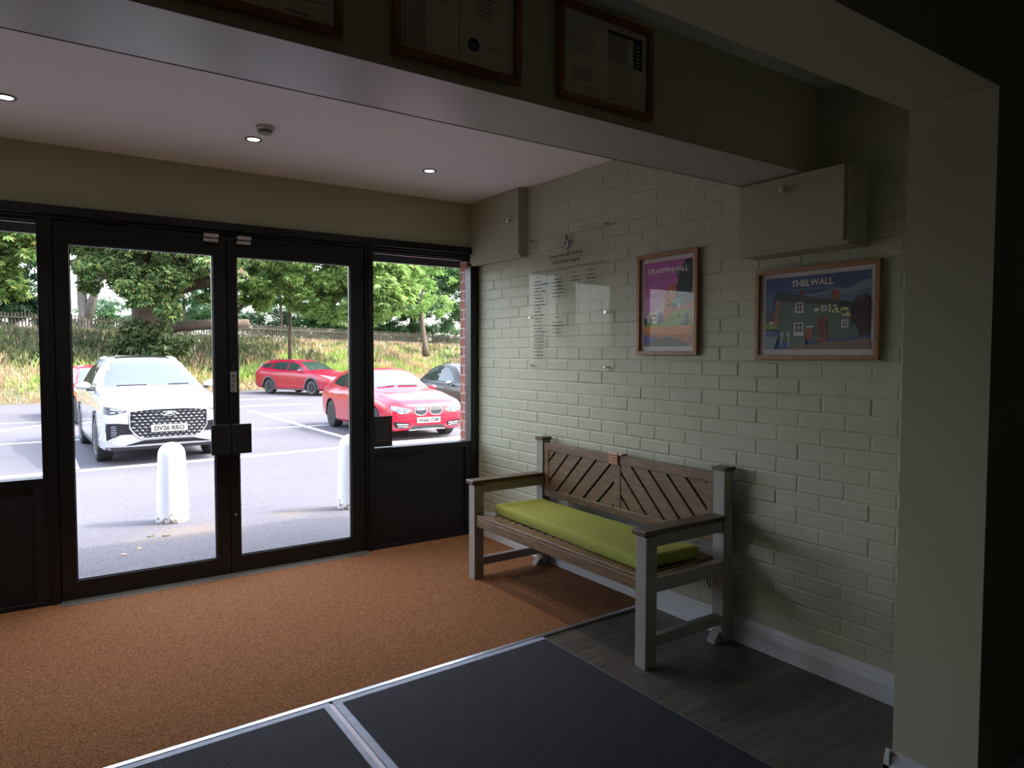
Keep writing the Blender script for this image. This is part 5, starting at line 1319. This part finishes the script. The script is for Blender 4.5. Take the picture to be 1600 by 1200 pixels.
# ---- crimson estate car by the bank
c_st = [(2.28, .34, .62, .70, .50, .52, .50, .36), (2.22, .26, .70, .78, .68, .70, .66, .48), (2.0, .22, .78, .86, .82, .83, .80, .60), (1.6, .20, .86, .94, .87, .88, .84, .66), (1.2, .20, .92, 1.00, .88, .885, .85, .68), (1.05, .20, .94, 1.03, .88, .885, .85, .68),
        (.6, .20, .95, 1.26, .88, .885, .85, .62), (.15, .20, .97, 1.42, .88, .885, .85, .56), (-.2, .20, .98, 1.47, .88, .885, .85, .55), (-.8, .20, 1.01, 1.48, .88, .885, .84, .55), (-1.5, .22, 1.05, 1.45, .88, .885, .83, .54), (-1.95, .26, 1.07, 1.36, .86, .87, .80, .54), (-2.2, .32, 1.02, 1.10, .82, .84, .76, .6), (-2.30, .40, .86, .92, .74, .76, .7, .54)]
civ = Car((9.43, 29.48, -.30), math.radians(-66), 'crimson estate car with grey wheel arches parked side on against the grass bank', P_R2, c_st, (1.30, -1.30), .325, .885, .05)
civ.wheels(.87, .20, 7, M['rim'], .68, True)
civ.arch_trim(M['cladding'], .065)
civ.part('windscreen', M['screen'], 'x', [(-.52, 1.37), (0, 1.40), (.52, 1.37)], [(-.70, 1.03), (0, 1.06), (.70, 1.03)], nu=16, nv=8).active_material = M['sideglass']
for ax, sg in (('y', 1), ('-y', -1)):
    civ.part('side_window', M['sideglass'], ax, [(.62, 1.12), (.3, 1.28), (.05, 1.35), (-.2, 1.37)], [(.80, 1.0), (.5, 1.01), (.2, 1.02), (-.2, 1.03)], nu=10, nv=4)
    civ.part('side_window', M['sideglass'], ax, [(-.27, 1.37), (-.8, 1.37), (-1.15, 1.35)], [(-.27, 1.03), (-.8, 1.06), (-1.22, 1.09)], nu=10, nv=4)
    civ.part('side_window', M['sideglass'], ax, [(-1.25, 1.34), (-1.6, 1.31), (-1.85, 1.26)], [(-1.30, 1.10), (-1.6, 1.13), (-2.05, 1.17)], nu=10, nv=3)
    mb = MB(); civ.line(mb, ax, [(.95, .24), (-.95, .24)], .03, 0.0); mb.build('sill_trim', M['cladding'], civ.root, local=True)
    mb = MB(); civ.line(mb, 'z', [(.05, sg*.49), (0, sg*.495), (-1.6, sg*.48), (-1.7, sg*.47)], .012, .012, 8); mb.build('roof_rail', M['ink'], civ.root, local=True)
    o = lambda L: [(sg*a, b) for a, b in L]
    civ.part('headlamp', M['lamp_clear'], 'x', o([(.42, .70), (.65, .78), (.80, .86)]), o([(.42, .65), (.65, .67), (.80, .78)]), nu=12, nv=4, off=.006)
    civ.part('fog_lamp', M['gloss_black'], 'x', o([(.50, .44), (.74, .46)]), o([(.50, .33), (.74, .34)]), nu=8, nv=3, off=.006)
civ.part('grille', M['gloss_black'], 'x', [(-.5, .68), (0, .67), (.5, .68)], [(-.42, .60), (0, .58), (.42, .60)], nu=12, nv=3, off=.006)
civ.mirror(.62, .92, 1.02, P_R2, .85)
MB().prism([(-1.55, 1.45), (-1.70, 1.43), (-1.68, 1.54)], ((0, 0, 0), (1, 0, 0), (0, 0, 1), (0, 1, 0)), -.01, .01).build('roof_aerial', P_R2, civ.root, local=True)

# ---- small black hatchback right of the red one
P_K = mat('black_plum_paint', (26, 18, 24), 0.3, coat=0.3)
k_st = [(1.78, .36, .62, .70, .46, .48, .46, .34), (1.72, .28, .72, .80, .62, .64, .60, .46), (1.5, .22, .84, .92, .76, .77, .74, .56), (1.1, .20, .92, 1.0, .80, .81, .78, .62), (.85, .20, .95, 1.05, .81, .815, .78, .62),
        (.45, .20, .96, 1.30, .81, .815, .78, .58), (.1, .20, .97, 1.45, .81, .815, .78, .52), (-.4, .20, .98, 1.49, .81, .815, .78, .51), (-.9, .20, .99, 1.42, .81, .815, .77, .50), (-1.35, .22, 1.0, 1.24, .80, .81, .75, .50), (-1.6, .28, .94, 1.04, .76, .78, .72, .52), (-1.76, .38, .80, .86, .68, .70, .66, .48)]
kk = Car((9.45, 15.9, -.30), math.radians(-90), 'small black hatchback half hidden behind the red hatchback and the brick edge', P_K, k_st, (1.15, -1.15), .30, .815, .045)
kk.wheels(.80, .19, 7, M['rim'], .66)
kk.part('windscreen', M['screen'], 'x', [(-.48, 1.38), (0, 1.41), (.48, 1.38)], [(-.62, 1.05), (0, 1.08), (.62, 1.05)], nu=14, nv=6)
for ax in ('y', '-y'):
    kk.part('side_window', M['sideglass'], ax, [(.35, 1.18), (.1, 1.32), (-.2, 1.38), (-.45, 1.38)], [(.60, 1.02), (.3, 1.02), (0, 1.02), (-.45, 1.03)], nu=10, nv=4)
    kk.part('side_window', M['sideglass'], ax, [(-.53, 1.37), (-.8, 1.34), (-1.02, 1.24)], [(-.53, 1.03), (-.8, 1.04), (-1.22, 1.08)], nu=10, nv=4)
    mb = MB(); kk.line(mb, ax, [(-.2, .84), (-.38, .84)], .012, .014); mb.build('door_handle', M['chrome'], kk.root, local=True)
kk.mirror(.52, .88, 1.0, M['chrome'], .8)
# ---- red car in the row behind the SUV
rb_st = [(a, b, c, d-.0, e, f, g, h) for a, b, c, d, e, f, g, h in b_st]
rc = Car((1.38, 21.6, -.30), math.radians(-83), 'red car mostly hidden behind the left side of the white SUV', P_R, rb_st, (1.38, -1.31), .325, .88, .045)
rc.wheels(.865, .21, 5, M['rim_dark'], .72)
rc.part('windscreen', M['screen'], 'x', [(-.52, 1.325), (0, 1.355), (.52, 1.325)], [(-.68, 1.005), (0, 1.04), (.68, 1.005)], nu=14, nv=6)
for ax in ('y', '-y'):
    rc.part('side_window', M['sideglass'], ax, [(.28, 1.08), (.05, 1.22), (-.2, 1.29), (-.5, 1.31)], [(.48, .98), (.3, .98), (0, .985), (-.5, .99)], nu=10, nv=4)
    rc.part('side_window', M['sideglass'], ax, [(-.56, 1.31), (-.9, 1.29), (-1.25, 1.20)], [(-.56, .99), (-.9, 1.0), (-1.38, 1.05)], nu=10, nv=4)
rc.mirror(.50, .93, .98, P_R, .85)
